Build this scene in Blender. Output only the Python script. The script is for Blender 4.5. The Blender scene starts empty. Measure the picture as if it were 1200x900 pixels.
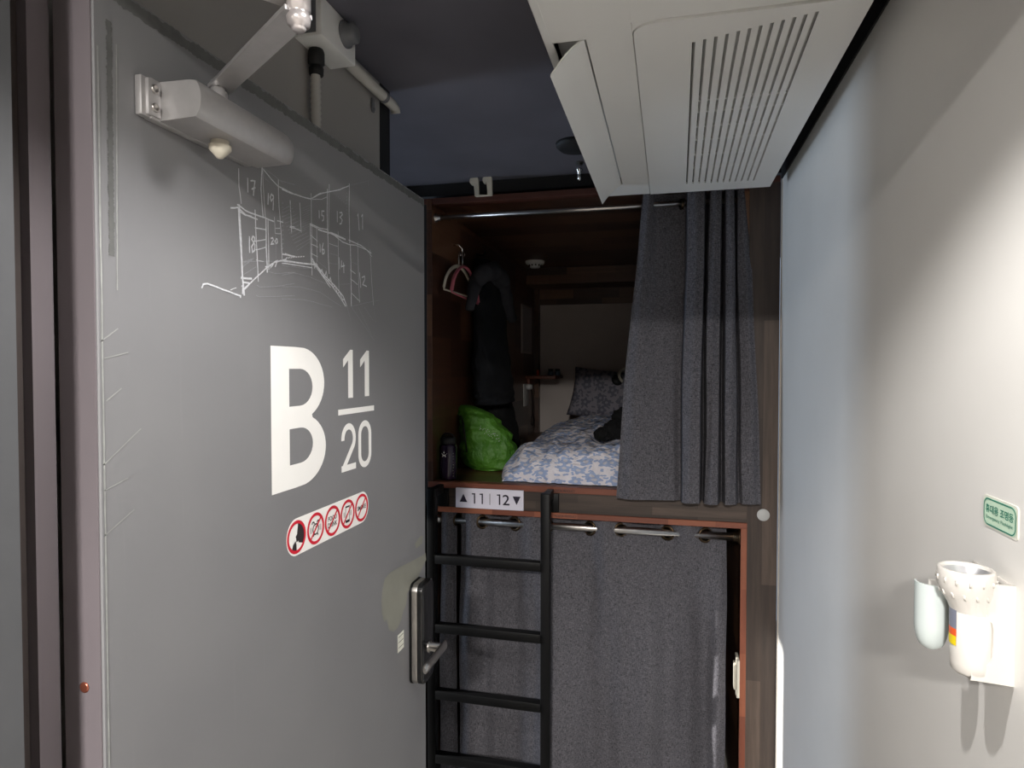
import bpy, bmesh, math, random
from mathutils import Vector, Matrix, noise
from mathutils.bvhtree import BVHTree
R = math.radians
random.seed(4)
SC = bpy.context.scene
COL = SC.collection

# ------------------------------------------------------------------ camera
FPX = 749.0
YAW, PITCH = R(13.8), R(-1.45)
CAM = Vector((0, 0, 1.64))
cd = bpy.data.cameras.new('camera'); cam = bpy.data.objects.new('camera', cd); COL.objects.link(cam)
cd.sensor_width = 36; cd.lens = FPX / 1200 * 36; cd.clip_start = 0.02
cam.location = CAM; cam.rotation_euler = (R(90) + PITCH, 0, YAW)
SC.camera = cam
CM = cam.rotation_euler.to_matrix()

def P(px, py, X=None, Y=None, Z=None):
    """the point of the world plane X=, Y= or Z= that the photo shows at a pixel"""
    d = CM @ Vector(((px - 600) / FPX, -(py - 450) / FPX, -1))
    if X is not None: t = (X - CAM.x) / d.x
    elif Y is not None: t = (Y - CAM.y) / d.y
    else: t = (Z - CAM.z) / d.z
    return CAM + d * t

# ------------------------------------------------------------------ materials
def lin(c):
    c = c / 255
    return c / 12.92 if c <= 0.04045 else ((c + 0.055) / 1.055) ** 2.4
def col(r, g, b): return (lin(r), lin(g), lin(b), 1)

class NT:
    def __init__(s, name):
        s.m = bpy.data.materials.new(name); s.m.use_nodes = True
        s.t = s.m.node_tree; s.b = s.t.nodes['Principled BSDF']
    def n(s, typ, **kw):
        nd = s.t.nodes.new(typ)
        for k, v in kw.items():
            if k in nd.inputs: nd.inputs[k].default_value = v
            else: setattr(nd, k, v)
        return nd
    def l(s, a, b): s.t.links.new(a, b)
    def coord(s, scale=(1, 1, 1), which='Object', rot=(0, 0, 0)):
        tc = s.n('ShaderNodeTexCoord'); mp = s.n('ShaderNodeMapping')
        mp.inputs['Scale'].default_value = scale; mp.inputs['Rotation'].default_value = rot
        s.l(tc.outputs[which], mp.inputs['Vector']); return mp.outputs[0]
    def noise(s, vec, scale, detail=4, rough=.5):
        nd = s.n('ShaderNodeTexNoise'); nd.inputs['Scale'].default_value = scale
        nd.inputs['Detail'].default_value = detail; nd.inputs['Roughness'].default_value = rough
        s.l(vec, nd.inputs['Vector']); return nd.outputs['Fac']
    def ramp(s, fac, stops):
        r = s.n('ShaderNodeValToRGB'); e = r.color_ramp.elements
        while len(e) < len(stops): e.new(0.5)
        for el, (p, c) in zip(e, stops): el.position = p; el.color = c
        s.l(fac, r.inputs['Fac']); return r.outputs['Color']
    def mix(s, fac, a, b, mode='MIX'):
        m = s.n('ShaderNodeMix'); m.data_type = 'RGBA'; m.blend_type = mode
        for v, i in ((fac, 0), (a, 6), (b, 7)):
            if isinstance(v, (int, float, tuple)): m.inputs[i].default_value = v
            else: s.l(v, m.inputs[i])
        return m.outputs[2]
    def math(s, op, a, b=0.0):
        m = s.n('ShaderNodeMath'); m.operation = op
        for v, i in ((a, 0), (b, 1)):
            if isinstance(v, (int, float)): m.inputs[i].default_value = v
            else: s.l(v, m.inputs[i])
        return m.outputs[0]
    def bump(s, h, strength=.2, dist=.002):
        b = s.n('ShaderNodeBump'); b.inputs['Strength'].default_value = strength; b.inputs['Distance'].default_value = dist
        s.l(h, b.inputs['Height']); s.l(b.outputs[0], s.b.inputs['Normal'])
    def set(s, color=None, rough=None, metal=None, **kw):
        if color is not None:
            if isinstance(color, tuple): s.b.inputs['Base Color'].default_value = color
            else: s.l(color, s.b.inputs['Base Color'])
        if rough is not None: s.b.inputs['Roughness'].default_value = rough
        if metal is not None: s.b.inputs['Metallic'].default_value = metal
        for k, v in kw.items(): s.b.inputs[k].default_value = v
        return s.m

def plain(name, c, rough=.5, metal=0, var=.08, scale=30, bump=0, spec=None):
    t = NT(name); v = t.coord(); f = t.noise(v, scale)
    lo = tuple(x * (1 - var) for x in c[:3]) + (1,); hi = tuple(min(1, x * (1 + var)) for x in c[:3]) + (1,)
    m = t.set(t.ramp(f, [(.3, lo), (.7, hi)]), rough, metal)
    if bump: t.bump(f, bump, .001)
    if spec is not None: t.b.inputs['Specular IOR Level'].default_value = spec
    return m

def wood(name, a, b, u=.30, v=.045, cols=None, rough=.45, grain=.35, seam=.25):
    """finger-jointed boards; a, b = the axes the blocks run along and across"""
    t = NT(name); tc = t.n('ShaderNodeTexCoord'); sp = t.n('ShaderNodeSeparateXYZ'); cb = t.n('ShaderNodeCombineXYZ')
    t.l(tc.outputs['Object'], sp.inputs[0]); t.l(sp.outputs[a], cb.inputs[0]); t.l(sp.outputs[b], cb.inputs[1])
    br = t.n('ShaderNodeTexBrick'); br.offset = .37; br.offset_frequency = 2
    br.inputs['Scale'].default_value = 1; br.inputs['Brick Width'].default_value = u; br.inputs['Row Height'].default_value = v
    br.inputs['Mortar Size'].default_value = .0006; br.inputs['Color1'].default_value = (0, 0, 0, 1); br.inputs['Color2'].default_value = (1, 1, 1, 1)
    br.inputs['Mortar'].default_value = (.2, .2, .2, 1); t.l(cb.outputs[0], br.inputs['Vector'])
    base = t.ramp(br.outputs['Color'], [(0, cols[0]), (.5, cols[1]), (1, cols[2])])
    mp = t.n('ShaderNodeMapping'); sc = [60, 60, 60]; sc[a] = 4; mp.inputs['Scale'].default_value = sc
    t.l(tc.outputs['Object'], mp.inputs['Vector'])
    g = t.noise(mp.outputs[0], 1, 6, .65)
    gr = t.ramp(g, [(.25, (1 - grain,) * 3 + (1,)), (.75, (1 + grain * .4,) * 3 + (1,))])
    c = t.mix(1.0, base, gr, 'MULTIPLY')
    t.set(c, rough); t.bump(g, .12, .001)
    return t.m

M = {}
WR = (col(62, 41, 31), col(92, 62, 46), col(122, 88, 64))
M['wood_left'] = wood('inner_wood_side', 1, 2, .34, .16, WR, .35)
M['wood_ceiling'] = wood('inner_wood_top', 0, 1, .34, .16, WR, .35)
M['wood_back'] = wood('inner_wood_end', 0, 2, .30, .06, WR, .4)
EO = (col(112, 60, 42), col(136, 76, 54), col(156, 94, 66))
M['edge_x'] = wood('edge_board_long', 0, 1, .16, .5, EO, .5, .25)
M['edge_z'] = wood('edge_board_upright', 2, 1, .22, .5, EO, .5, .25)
GW = (col(54, 43, 37), col(72, 59, 51), col(92, 77, 67))
M['face_x'] = wood('weathered_board_long', 0, 2, .42, .028, GW, .6, .5)
M['face_z'] = wood('weathered_board_upright', 2, 0, .9, .09, GW, .6, .5)

def door_paint():
    t = NT('grey_door_paint'); v = t.coord()
    f = t.noise(v, 2.2, 3); base = t.ramp(f, [(.3, col(120, 120, 123)), (.7, col(130, 130, 132))])
    vs = t.coord((1, 60, 2.0)); s = t.noise(vs, 2.0, 5, .6)
    base = t.mix(t.ramp(s, [(.62, (0, 0, 0, 1)), (.75, (.12, .12, .12, 1))]), base, col(150, 150, 152))
    t.set(base, .42); t.bump(t.noise(v, 180, 2), .06, .0005)
    return t.m
M['door'] = door_paint()
M['door_edge'] = plain('mauve_grey_edge_paint', col(112, 105, 109), .5, var=.04, scale=6)
M['wear_shade'] = plain('worn_shaded_paint', col(94, 95, 94), .7, var=.15, scale=60)
M['scuff'] = plain('pale_scuff', col(150, 152, 150), .7, var=.15, scale=60)
M['patch'] = plain('unpainted_patch', col(138, 138, 128), .5, var=.05, scale=20)

def wall_paint():
    t = NT('white_wall_paint'); v = t.coord(); f = t.noise(v, 3, 4)
    t.set(t.ramp(f, [(.3, col(229, 227, 223)), (.7, col(236, 234, 230))]), .42)
    t.bump(t.noise(v, 120, 3), .10, .001); return t.m
M['wall'] = wall_paint()
M['wall_grey'] = plain('grey_white_wall', col(160, 157, 153), .6, var=.03, scale=5, bump=.05)
M['ceiling'] = plain('dark_ceiling_paint', col(100, 99, 108), .6, var=.12, scale=4, bump=.1)
M['black'] = plain('black_matte', col(22, 22, 24), .7)
M['blackmetal'] = plain('black_powder_coat', col(9, 9, 10), .45, var=.2, scale=120, spec=.18)
M['floor'] = plain('pale_grey_floor', col(140, 136, 130), .5)
M['jamb'] = plain('grey_frame_paint', col(84, 85, 88), .5, var=.04)
M['plastic'] = plain('white_plastic', col(236, 236, 233), .38, var=.01, scale=5)
M['plastic_in'] = plain('duct_plastic', col(205, 205, 203), .6, var=.02)
M['warmplastic'] = plain('warm_white_plastic', col(206, 202, 196), .3, var=.01)
M['coolplastic'] = plain('cool_white_plastic', col(196, 205, 204), .25, var=.01)
M['slot'] = plain('dark_slot', col(60, 58, 56), .8)
M['steel'] = plain('satin_steel', col(190, 186, 182), .28, 1, .05, 60)
M['chrome'] = plain('bright_chrome', col(225, 225, 225), .1, 1, .02)
M['silver'] = plain('silver_painted_metal', col(176, 174, 174), .36, .55, .04, 60)
M['gap_shade'] = plain('painted_gap_shade', col(62, 54, 52), .8)
M['arm'] = plain('brushed_arm_metal', col(214, 208, 208), .3, .6, .02, 20)
M['bronze'] = plain('dark_bronze', col(74, 60, 44), .35, .9, .1, 80)
M['copper'] = plain('copper_screw', col(176, 104, 84), .3, .8)
M['letter'] = plain('white_vinyl', col(246, 245, 242), .45, var=.01)
M['chalk'] = plain('white_chalk', col(205, 207, 212), .9, var=.15, scale=200)
M['chalk_faint'] = plain('faint_chalk', col(150, 151, 155), .9, var=.12, scale=200)
M['red'] = plain('sign_red', col(205, 24, 48), .45)
M['ink'] = plain('black_ink', col(44, 38, 40), .5)
M['inkblue'] = plain('dark_violet_ink', col(30, 20, 42), .5)
M['signgreen'] = plain('sign_green', col(18, 128, 108), .5)
M['signpale'] = plain('pale_mint_glow_vinyl', col(203, 228, 204), .45)
M['cream'] = plain('cream_vinyl', col(232, 232, 220), .5)
M['signwhite'] = plain('sign_white', col(226, 222, 234), .4, var=.01)
M['coat'] = plain('navy_black_cloth', col(9, 12, 19), .9, var=.3, scale=20)
M['blackcloth'] = plain('black_cloth', col(9, 9, 11), .9, var=.3)
M['hood'] = plain('dark_grey_fleece', col(52, 52, 57), .95, var=.15)
M['pink'] = plain('pink_plastic', col(205, 112, 128), .4)
M['cableblack'] = plain('black_rubber', col(18, 18, 19), .6)
M['conduit'] = plain('grey_white_conduit', col(188, 186, 180), .5, var=.03)
M['capgrey'] = plain('light_grey_cap', col(190, 190, 188), .5)
M['clamp'] = plain('grey_clamp', col(110, 112, 116), .5)
M['bottle'] = plain('violet_black_bottle', col(40, 26, 48), .22, var=.1)
M['yellow'] = plain('yellow_label', col(232, 206, 20), .5)
M['orange'] = plain('orange_label', col(224, 90, 40), .5)
M['greylabel'] = plain('grey_label', col(120, 124, 140), .5)
M['reflector'] = plain('mirror_reflector', col(205, 205, 208), .35, .8)
M['hookcream'] = plain('cream_plastic', col(214, 208, 192), .45)
M['pod_white'] = plain('pale_wallpaper', col(196, 186, 180), .7, var=.03, scale=8)
M['trim'] = plain('pale_corner_bead', col(178, 170, 160), .5)
M['lampglass'] = None

def cloth(name, dark, light, sc=1.0):
    t = NT(name)
    a = t.noise(t.coord((140 * sc, 140 * sc, 1000 * sc)), 1, 3, .7)
    b = t.noise(t.coord((900 * sc, 900 * sc, 110 * sc)), 1, 3, .7)
    f = t.math('ADD', t.math('MULTIPLY', a, .5), t.math('MULTIPLY', b, .5))
    t.set(t.ramp(f, [(.38, dark), (.62, light)]), .95); t.b.inputs['Specular IOR Level'].default_value = .15
    t.bump(f, .35, .0012); return t.m
M['curtain'] = cloth('grey_melange_cloth', col(40, 39, 42), col(116, 114, 120), .8)

def flowers(name, ground, petal, core, scale=11.0, dens=.42):
    """bedding print: five-petalled flowers with curls and dots between"""
    t = NT(name); v = t.coord((1, 1, 1), 'UV')
    nz = t.n('ShaderNodeTexNoise'); nz.inputs['Scale'].default_value = 8; t.l(v, nz.inputs['Vector'])
    vm = t.n('ShaderNodeVectorMath'); vm.operation = 'MULTIPLY_ADD'
    t.l(nz.outputs['Color'], vm.inputs[0]); vm.inputs[1].default_value = (.03,) * 3; t.l(v, vm.inputs[2]); v = vm.outputs[0]
    def layer(scale, r0, amp, petals, off):
        mp = t.n('ShaderNodeMapping'); mp.inputs['Location'].default_value = (off, off * .7, 0); t.l(v, mp.inputs['Vector'])
        vo = t.n('ShaderNodeTexVoronoi'); vo.voronoi_dimensions = '2D'; vo.inputs['Scale'].default_value = scale; vo.inputs['Randomness'].default_value = .75
        t.l(mp.outputs[0], vo.inputs['Vector'])
        sub = t.n('ShaderNodeVectorMath'); sub.operation = 'SUBTRACT'
        t.l(mp.outputs[0], sub.inputs[0]); t.l(vo.outputs['Position'], sub.inputs[1])
        sp = t.n('ShaderNodeSeparateXYZ'); t.l(sub.outputs[0], sp.inputs[0])
        sc_ = t.n('ShaderNodeSeparateColor'); t.l(vo.outputs['Color'], sc_.inputs[0]); ang = t.math('ADD', t.math('ARCTAN2', sp.outputs[1], sp.outputs[0]), t.math('MULTIPLY', sc_.outputs[0], 6.28))
        rad = t.math('MULTIPLY', vo.outputs['Distance'], 1.0)
        c = t.math('COSINE', t.math('MULTIPLY', ang, petals))
        edge = t.math('ADD', t.math('MULTIPLY', c, amp), r0)
        return t.math('LESS_THAN', rad, edge), t.math('LESS_THAN', rad, r0 * .36)
    f1, c1 = layer(scale, .36, .080, 5, 0)
    f2, c2 = layer(scale * 2.1, .23, .12, 2, 3.1)
    c = t.mix(f2, ground, petal); c = t.mix(f1, c, petal); c = t.mix(c1, c, core)
    t.set(c, .85); t.b.inputs['Specular IOR Level'].default_value = .2
    wr = t.n('ShaderNodeTexNoise'); wr.inputs['Scale'].default_value = 9; wr.inputs['Detail'].default_value = 3; wr.inputs['Distortion'].default_value = 1.6; t.l(t.coord((1, 1, 1), 'UV'), wr.inputs['Vector'])
    t.bump(wr.outputs['Fac'], .75, .03)
    return t.m
M['duvet'] = flowers('blue_flower_bedding', col(232, 227, 233), col(164, 179, 212), col(206, 204, 212), 15)
M['pillow'] = flowers('grey_flower_bedding', col(150, 146, 154), col(112, 112, 124), col(146, 144, 152), 14)

def bagmat():
    t = NT('lime_nylon'); v = t.coord((6, 6, 6)); f = t.noise(v, 2, 5)
    t.set(t.ramp(f, [(.3, col(64, 116, 30)), (.7, col(86, 142, 42))]), .5); t.bump(t.noise(t.coord((14, 30, 9)), 1.5, 4, .6), .9, .02); return t.m
M['bag'] = bagmat()
def glow(name, c, s):
    t = NT(name); t.b.inputs['Emission Color'].default_value = c; t.b.inputs['Emission Strength'].default_value = s
    t.set(c, .5); return t.m
M['lamp'] = glow('lit_diffuser', (1, .97, .92, 1), 1.5)
M['gap'] = M['black']

# ------------------------------------------------------------------ object helpers
BASE = {}
def props(o, label=None, cat=None, group=None, kind=None):
    if label: o['label'] = label
    if cat: o['category'] = cat
    if group: o['group'] = group
    if kind: o['kind'] = kind
    return o
def empty(name, loc, label=None, cat=None, group=None, kind=None):
    o = bpy.data.objects.new(name, None); COL.objects.link(o); o.location = loc; o.empty_display_size = .05
    BASE[o.name] = Vector(loc); return props(o, label, cat, group, kind)
def fin(name, bm, mat, parent=None, smooth=35, label=None, cat=None, group=None, kind=None, uv=None, origin=None):
    """link the bmesh (world coordinates) as ONE mesh object, its origin at its base or at its parent's"""
    if parent is not None: base = BASE[parent.name]
    elif origin is not None: base = Vector(origin)
    else:
        xs = [v.co for v in bm.verts]
        base = Vector(((min(c.x for c in xs) + max(c.x for c in xs)) / 2, (min(c.y for c in xs) + max(c.y for c in xs)) / 2, min(c.z for c in xs)))
    if smooth:
        for f in bm.faces: f.smooth = True
        lim = R(smooth)
        for e in bm.edges:
            if len(e.link_faces) == 2 and e.calc_face_angle(0) > lim: e.smooth = False
    if uv:
        lay = bm.loops.layers.uv.new('UVMap')
        for f in bm.faces:
            for lp in f.loops: lp[lay].uv = uv(lp.vert.co)
    for v in bm.verts: v.co = v.co - base
    me = bpy.data.meshes.new(name); bm.to_mesh(me); bm.free()
    o = bpy.data.objects.new(name, me); COL.objects.link(o)
    for m in (mat if isinstance(mat, list) else [mat]): me.materials.append(m)
    if parent is not None: o.parent = parent
    else: o.location = base
    BASE[o.name] = base
    return props(o, label, cat, group, kind)

def box(bm, a, b, bev=0, seg=2):
    """axis-aligned box between two corners"""
    a, b = Vector(a), Vector(b); c = (a + b) / 2; d = b - a
    r = bmesh.ops.create_cube(bm, size=1, matrix=Matrix.Translation(c) @ Matrix.Diagonal((abs(d.x), abs(d.y), abs(d.z), 1)))
    if bev:
        es = list({e for v in r['verts'] for e in v.link_edges})
        bmesh.ops.bevel(bm, geom=es, offset=bev, segments=seg, affect='EDGES', profile=.5)
def B(a, b, bev=0, seg=2):
    bm = bmesh.new(); box(bm, a, b, bev, seg); return bm
def tube(bm, pts, r, n=12, cap=True, ell=None, closed=False):
    """round tube along points; r a number or one per point"""
    pts = [Vector(p) for p in pts]; k = len(pts); rs = r if isinstance(r, (list, tuple)) else [r] * k
    rings = []; up = None
    for i, p in enumerate(pts):
        if closed: d = pts[(i + 1) % k] - pts[i - 1]
        else: d = pts[min(i + 1, k - 1)] - pts[max(i - 1, 0)]
        d.normalize()
        if up is None: up = Vector((0, 0, 1)) if abs(d.z) < .9 else Vector((1, 0, 0))
        s = d.cross(up).normalized(); up = s.cross(d).normalized()
        ex, ey = ell if ell else (1, 1)
        rings.append([bm.verts.new(p + (s * math.cos(2 * math.pi * j / n) * ex + up * math.sin(2 * math.pi * j / n) * ey) * rs[i]) for j in range(n)])
    m = k if closed else k - 1
    for i in range(m):
        A, C = rings[i], rings[(i + 1) % k]
        for j in range(n): bm.faces.new((A[j], A[(j + 1) % n], C[(j + 1) % n], C[j]))
    if cap and not closed:
        bm.faces.new(rings[0][::-1]); bm.faces.new(rings[-1])
def T(pts, r, n=12, **k):
    bm = bmesh.new(); tube(bm, pts, r, n, **k); return bm
def lathe(bm, prof, c, axis=(0, 0, 1), n=32, cap=False):
    """revolve (radius, height) pairs round an axis through c"""
    q = Vector((0, 0, 1)).rotation_difference(Vector(axis).normalized()); c = Vector(c); rings = []
    for r, h in prof:
        rings.append([bm.verts.new(c + q @ Vector((r * math.cos(2 * math.pi * j / n), r * math.sin(2 * math.pi * j / n), h))) for j in range(n)])
    for A, C in zip(rings, rings[1:]):
        for j in range(n): bm.faces.new((A[j], A[(j + 1) % n], C[(j + 1) % n], C[j]))
    if cap: bm.faces.new(rings[0][::-1]); bm.faces.new(rings[-1])
def L(prof, c, axis=(0, 0, 1), n=32, cap=True):
    bm = bmesh.new(); lathe(bm, prof, c, axis, n, cap); return bm
def arc(cx, cy, rx, ry, a0, a1, n=16):
    return [(cx + rx * math.cos(R(a0 + (a1 - a0) * i / n)), cy + ry * math.sin(R(a0 + (a1 - a0) * i / n))) for i in range(n + 1)]

class Plane:
    """a flat surface: 2D (u, v) -> world, on a plane with outward normal n"""
    def __init__(s, o, u, v): s.o = Vector(o); s.u = Vector(u).normalized(); s.v = Vector(v).normalized(); s.n = s.u.cross(s.v)
    def __call__(s, u, v, h=0): return s.o + s.u * u + s.v * v + s.n * h
DX = -.588                                            # the door leaf's face
DOORP = Plane((DX, 0, 0), (0, 1, 0), (0, 0, 1))        # u = world Y, v = world Z, normal +X
def dpt(px, py): p = P(px, py, X=DX); return (p.y, p.z)

def ribbon(bm, pl, pts, w, h=.0006, closed=False):
    """a stroke of width w with mitred joints, lying h proud of the plane"""
    q = []
    for p in pts:
        if not q or (Vector(p) - q[-1]).length > 1e-5: q.append(Vector(p))
    if closed and (q[0] - q[-1]).length < 1e-5: q.pop()
    k = len(q); A = []; C = []
    if k < 2: return
    for i in range(k):
        d1 = (q[i] - q[i - 1]) if (i > 0 or closed) else (q[1] - q[0])
        d2 = (q[(i + 1) % k] - q[i]) if (i < k - 1 or closed) else d1
        d1 = d1.normalized(); d2 = d2.normalized()
        n1 = Vector((-d1.y, d1.x)); n2 = Vector((-d2.y, d2.x)); m = (n1 + n2)
        m = m.normalized() if m.length > 1e-4 else n1
        s = w / 2 / max(.45, m.dot(n1))
        a = q[i] + m * s; c = q[i] - m * s
        A.append(bm.verts.new(pl(a.x, a.y, h))); C.append(bm.verts.new(pl(c.x, c.y, h)))
    for i in range(k if closed else k - 1):
        j = (i + 1) % k
        bm.faces.new((C[i], C[j], A[j], A[i]))
def shape(pl, loops, h=.0006, thick=0):
    """filled flat shape with holes"""
    cu = bpy.data.curves.new('tmp', 'CURVE'); cu.dimensions = '2D'; cu.fill_mode = 'FRONT' if not thick else 'BOTH'; cu.extrude = thick
    for lp in loops:
        sp = cu.splines.new('POLY'); sp.points.add(len(lp) - 1); sp.use_cyclic_u = True
        for i, p in enumerate(lp): sp.points[i].co = (p[0], p[1], 0, 1)
    return conv(cu, lambda c: pl(c.x, c.y, c.z + h + thick))
def conv(cu, fn):
    o = bpy.data.objects.new('tmp', cu); COL.objects.link(o)
    dg = bpy.context.evaluated_depsgraph_get(); me = bpy.data.meshes.new_from_object(o.evaluated_get(dg))
    bm = bmesh.new(); bm.from_mesh(me)
    for v in bm.verts: v.co = fn(v.co.copy())
    bpy.data.objects.remove(o); bpy.data.curves.remove(cu); bpy.data.meshes.remove(me)
    return bm
def text(pl, s, u0, v0, w, hgt, h=.0006, bold=0):
    """writing fitted to a w x hgt rectangle of the plane"""
    cu = bpy.data.curves.new('tmp', 'FONT'); cu.body = s; cu.size = 1; cu.offset = bold; cu.fill_mode = 'FRONT'
    o = bpy.data.objects.new('tmp', cu); COL.objects.link(o)
    dg = bpy.context.evaluated_depsgraph_get(); me = bpy.data.meshes.new_from_object(o.evaluated_get(dg))
    bm = bmesh.new(); bm.from_mesh(me)
    xs = [v.co.x for v in bm.verts] or [0, 1]; ys = [v.co.y for v in bm.verts] or [0, 1]
    x0, x1, y0, y1 = min(xs), max(xs), min(ys), max(ys)
    for v in bm.verts: v.co = pl(u0 + (v.co.x - x0) / (x1 - x0) * w, v0 + (v.co.y - y0) / (y1 - y0) * hgt, h)
    bpy.data.objects.remove(o); bpy.data.curves.remove(cu); bpy.data.meshes.remove(me)
    return bm
def join(*bms):
    out = bmesh.new()
    for b in bms:
        me = bpy.data.meshes.new('j'); b.to_mesh(me); out.from_mesh(me); b.free(); bpy.data.meshes.remove(me)
    return out
def cyl(bm, a, b, r, n=20): tube(bm, [a, b], r, n)

# ================================================================== SETTING
WX = .363            # right wall
CZ = 2.345           # ceiling
FY = 2.30            # bunk front
HX = -3.9            # far left end of the sleeping aisle
fin('floor', B((HX, -3.2, -.1), (1.4, 4.4, 0)), M['floor'], kind='structure', smooth=0)
fin('ceiling', B((HX, .47, CZ), (.9, 4.4, CZ + .1)), M['ceiling'], kind='structure', smooth=0)
fin('ceiling_corridor', B((-1.4, -3.2, 2.36), (1.4, .30, 2.46)), M['wall_grey'], kind='structure', smooth=0)
fin('wall_right', B((WX, .47, 0), (WX + .1, FY - .002, 2.268)), M['wall'], kind='structure', smooth=0)
fin('trim_1', B((WX - .004, .47, 2.268), (WX + .1, FY - .002, CZ)), M['black'], kind='structure', smooth=0)
fin('trim_2', B((WX - .0035, FY - .012, 0), (WX, FY - .003, 2.268)), M['trim'], kind='structure', smooth=0)
fin('wall_left', B((-1.3, .55, 0), (-.70, 1.475, CZ)), M['wall_grey'], kind='structure', smooth=0)
fin('trim_3', B((-1.3, 1.475, 0), (-.698, 1.53, CZ)), M['black'], kind='structure', smooth=0)
fin('wall_aisle', B((HX, 1.43, 0), (-1.3, 1.53, CZ)), M['wall_grey'], kind='structure', smooth=0)
fin('wall_back', B((HX, FY + .02, 0), (-1.02, FY + .12, CZ)), M['face_x'], kind='structure', smooth=0)
fin('wall_above', B((-1.02, FY + .035, 2.30), (WX + .1, FY + .12, CZ)), M['black'], kind='structure', smooth=0)
# end wall of the aisle with a window
WZ0, WZ1, WY0, WY1 = .55, 2.05, 1.56, 2.285
bm = bmesh.new()
box(bm, (HX - .1, 1.43, 0), (HX, 2.42, WZ0)); box(bm, (HX - .1, 1.43, WZ1), (HX, 2.42, CZ))
box(bm, (HX - .1, 1.43, WZ0), (HX, WY0, WZ1)); box(bm, (HX - .1, WY1, WZ0), (HX, 2.42, WZ1))
fin('wall_end', bm, M['wall_grey'], kind='structure', smooth=0)
bm = bmesh.new()
for a, b in (((HX - .07, WY0, WZ0), (HX - .03, WY0 + .03, WZ1)), ((HX - .07, WY1 - .03, WZ0), (HX - .03, WY1, WZ1)),
             ((HX - .07, WY0, WZ0), (HX - .03, WY1, WZ0 + .03)), ((HX - .07, WY0, WZ1 - .03), (HX - .03, WY1, WZ1))):
    box(bm, a, b, .003)
fin('window_1', bm, M['plastic'], kind='structure', smooth=0)
# the doorway: jambs, lintel, corridor walls
fin('trim_4', B((-.90, .30, 0), (-.592, .47, 2.10)), M['jamb'], kind='structure', smooth=0)
fin('trim_7', B((-.90, .4705, 0), (-.652, .524, 2.085)), M['gap_shade'], kind='structure', smooth=0)  # dark box standing in for the shaded gap behind the jamb
fin('trim_8', B((-.90, .5245, 0), (-.64, .549, 2.085)), M['door_edge'], kind='structure', smooth=0)
fin('trim_5', B((.352, .30, 0), (.52, .468, 2.10)), M['jamb'], kind='structure', smooth=0)
fin('trim_6', B((-.90, .30, 2.085), (.52, .468, 2.46)), M['jamb'], kind='structure', smooth=0)
fin('wall_corridor_left', B((-1.4, -3.2, 0), (-1.3, .30, 2.36)), M['wall_grey'], kind='structure', smooth=0)
fin('wall_corridor_right', B((1.3, -3.2, 0), (1.4, .30, 2.36)), M['wall_grey'], kind='structure', smooth=0)
fin('wall_corridor_end', B((-1.4, -3.3, 0), (1.4, -3.2, 2.36)), M['wall_grey'], kind='structure', smooth=0)
fin('wall_front_left', B((-1.4, .30, 0), (-.90, .47, 2.46)), M['wall_grey'], kind='structure', smooth=0)
fin('wall_front_right', B((.52, .30, 0), (1.4, .47, 2.46)), M['wall_grey'], kind='structure', smooth=0)

# ================================================================== DOOR
DY0, DY1, DZ1 = .553, 1.487, 2.055
door = empty('door_1', (-.613, DY0, 0), kind='structure')
fin('leaf', B((DX - .05, DY0 + .0012, .008), (DX, DY1, DZ1), .0012, 1), M['door'], door)
fin('edge_strip', B((DX - .05, DY0 - .0006, .008), (DX - .002, DY0 + .001, DZ1 - .001)), M['door_edge'], door)
fin('edge_screw', L([(0.0001, .0), (.0058, .0), (.0058, .0012), (.004, .0018), (.0001, .0018)], P(100, 805, Y=DY0) + Vector((0, -.0005, 0)), (0, -1, 0), 16), M['copper'], door, label='copper screw head low on the door edge')
# worn paint: hinge side and scratches; the top strip also paints in shade
def blob(cx, cy, pts): return pts
bm = bmesh.new()
def ragged(bm, p0, p1, w, n, seed, h=.0004):
    """ragged-edged strip between two points of the door face"""
    rnd = random.Random(seed); p0, p1 = Vector(p0), Vector(p1); d = (p1 - p0).normalized(); nn = Vector((-d.y, d.x)); pr = None
    for i in range(n + 1):
        c = p0.lerp(p1, i / n); a = c + nn * w * (.5 + rnd.uniform(-.10, .10) + .2 * noise.noise(Vector((i * .13, seed, 0)))); b = c - nn * w * (.5 + rnd.uniform(-.10, .10) + .2 * noise.noise(Vector((i * .13, seed, 5))))
        cur = (bm.verts.new(DOORP(b.x, b.y, h)), bm.verts.new(DOORP(a.x, a.y, h)))
        if pr: bm.faces.new((pr[0], cur[0], cur[1], pr[1]))
        pr = cur
ragged(bm, dpt(127, 24), dpt(131, 300), .007, 200, 3)
ragged(bm, (.57, 2.0445), (DY1 - .004, 2.0445), .015, 320, 7)
fin('worn_shaded_strip', bm, M['wear_shade'], door, smooth=0, label='dark worn paint along hinge side, worn paint with painted shade along the top of the door')
bm = bmesh.new()
ragged(bm, (DY0 + .006, .3), (DY0 + .006, 1.98), .0022, 160, 5, .0005)
for i, (a, b) in enumerate((((121, 545), (165, 502)), ((122, 575), (150, 560)), ((118, 400), (138, 385)), ((122, 420), (150, 413)), ((122, 628), (157, 597)), ((124, 470), (142, 455)))):
    ragged(bm, dpt(*a), dpt(*b), .0012, 14, 20 + i, .0005)
ragged(bm, dpt(136, 52), dpt(137, 340), .0016, 80, 9, .0005)
fin('scuff_marks', bm, M['scuff'], door, smooth=0, label='pale scratches on the door face near its hinge side')
pp = [dpt(420 + u / 5, 660 + v / 5) for u, v in ((392, -60), (372, -45), (345, -30), (300, -5), (235, 25), (185, 55), (155, 90), (140, 150), (134, 225), (138, 300), (150, 345), (165, 330), (178, 392), (205, 403), (228, 380), (250, 330), (262, 280), (280, 240), (288, 170), (318, 130), (345, 90), (372, 30), (396, -20))]
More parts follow.
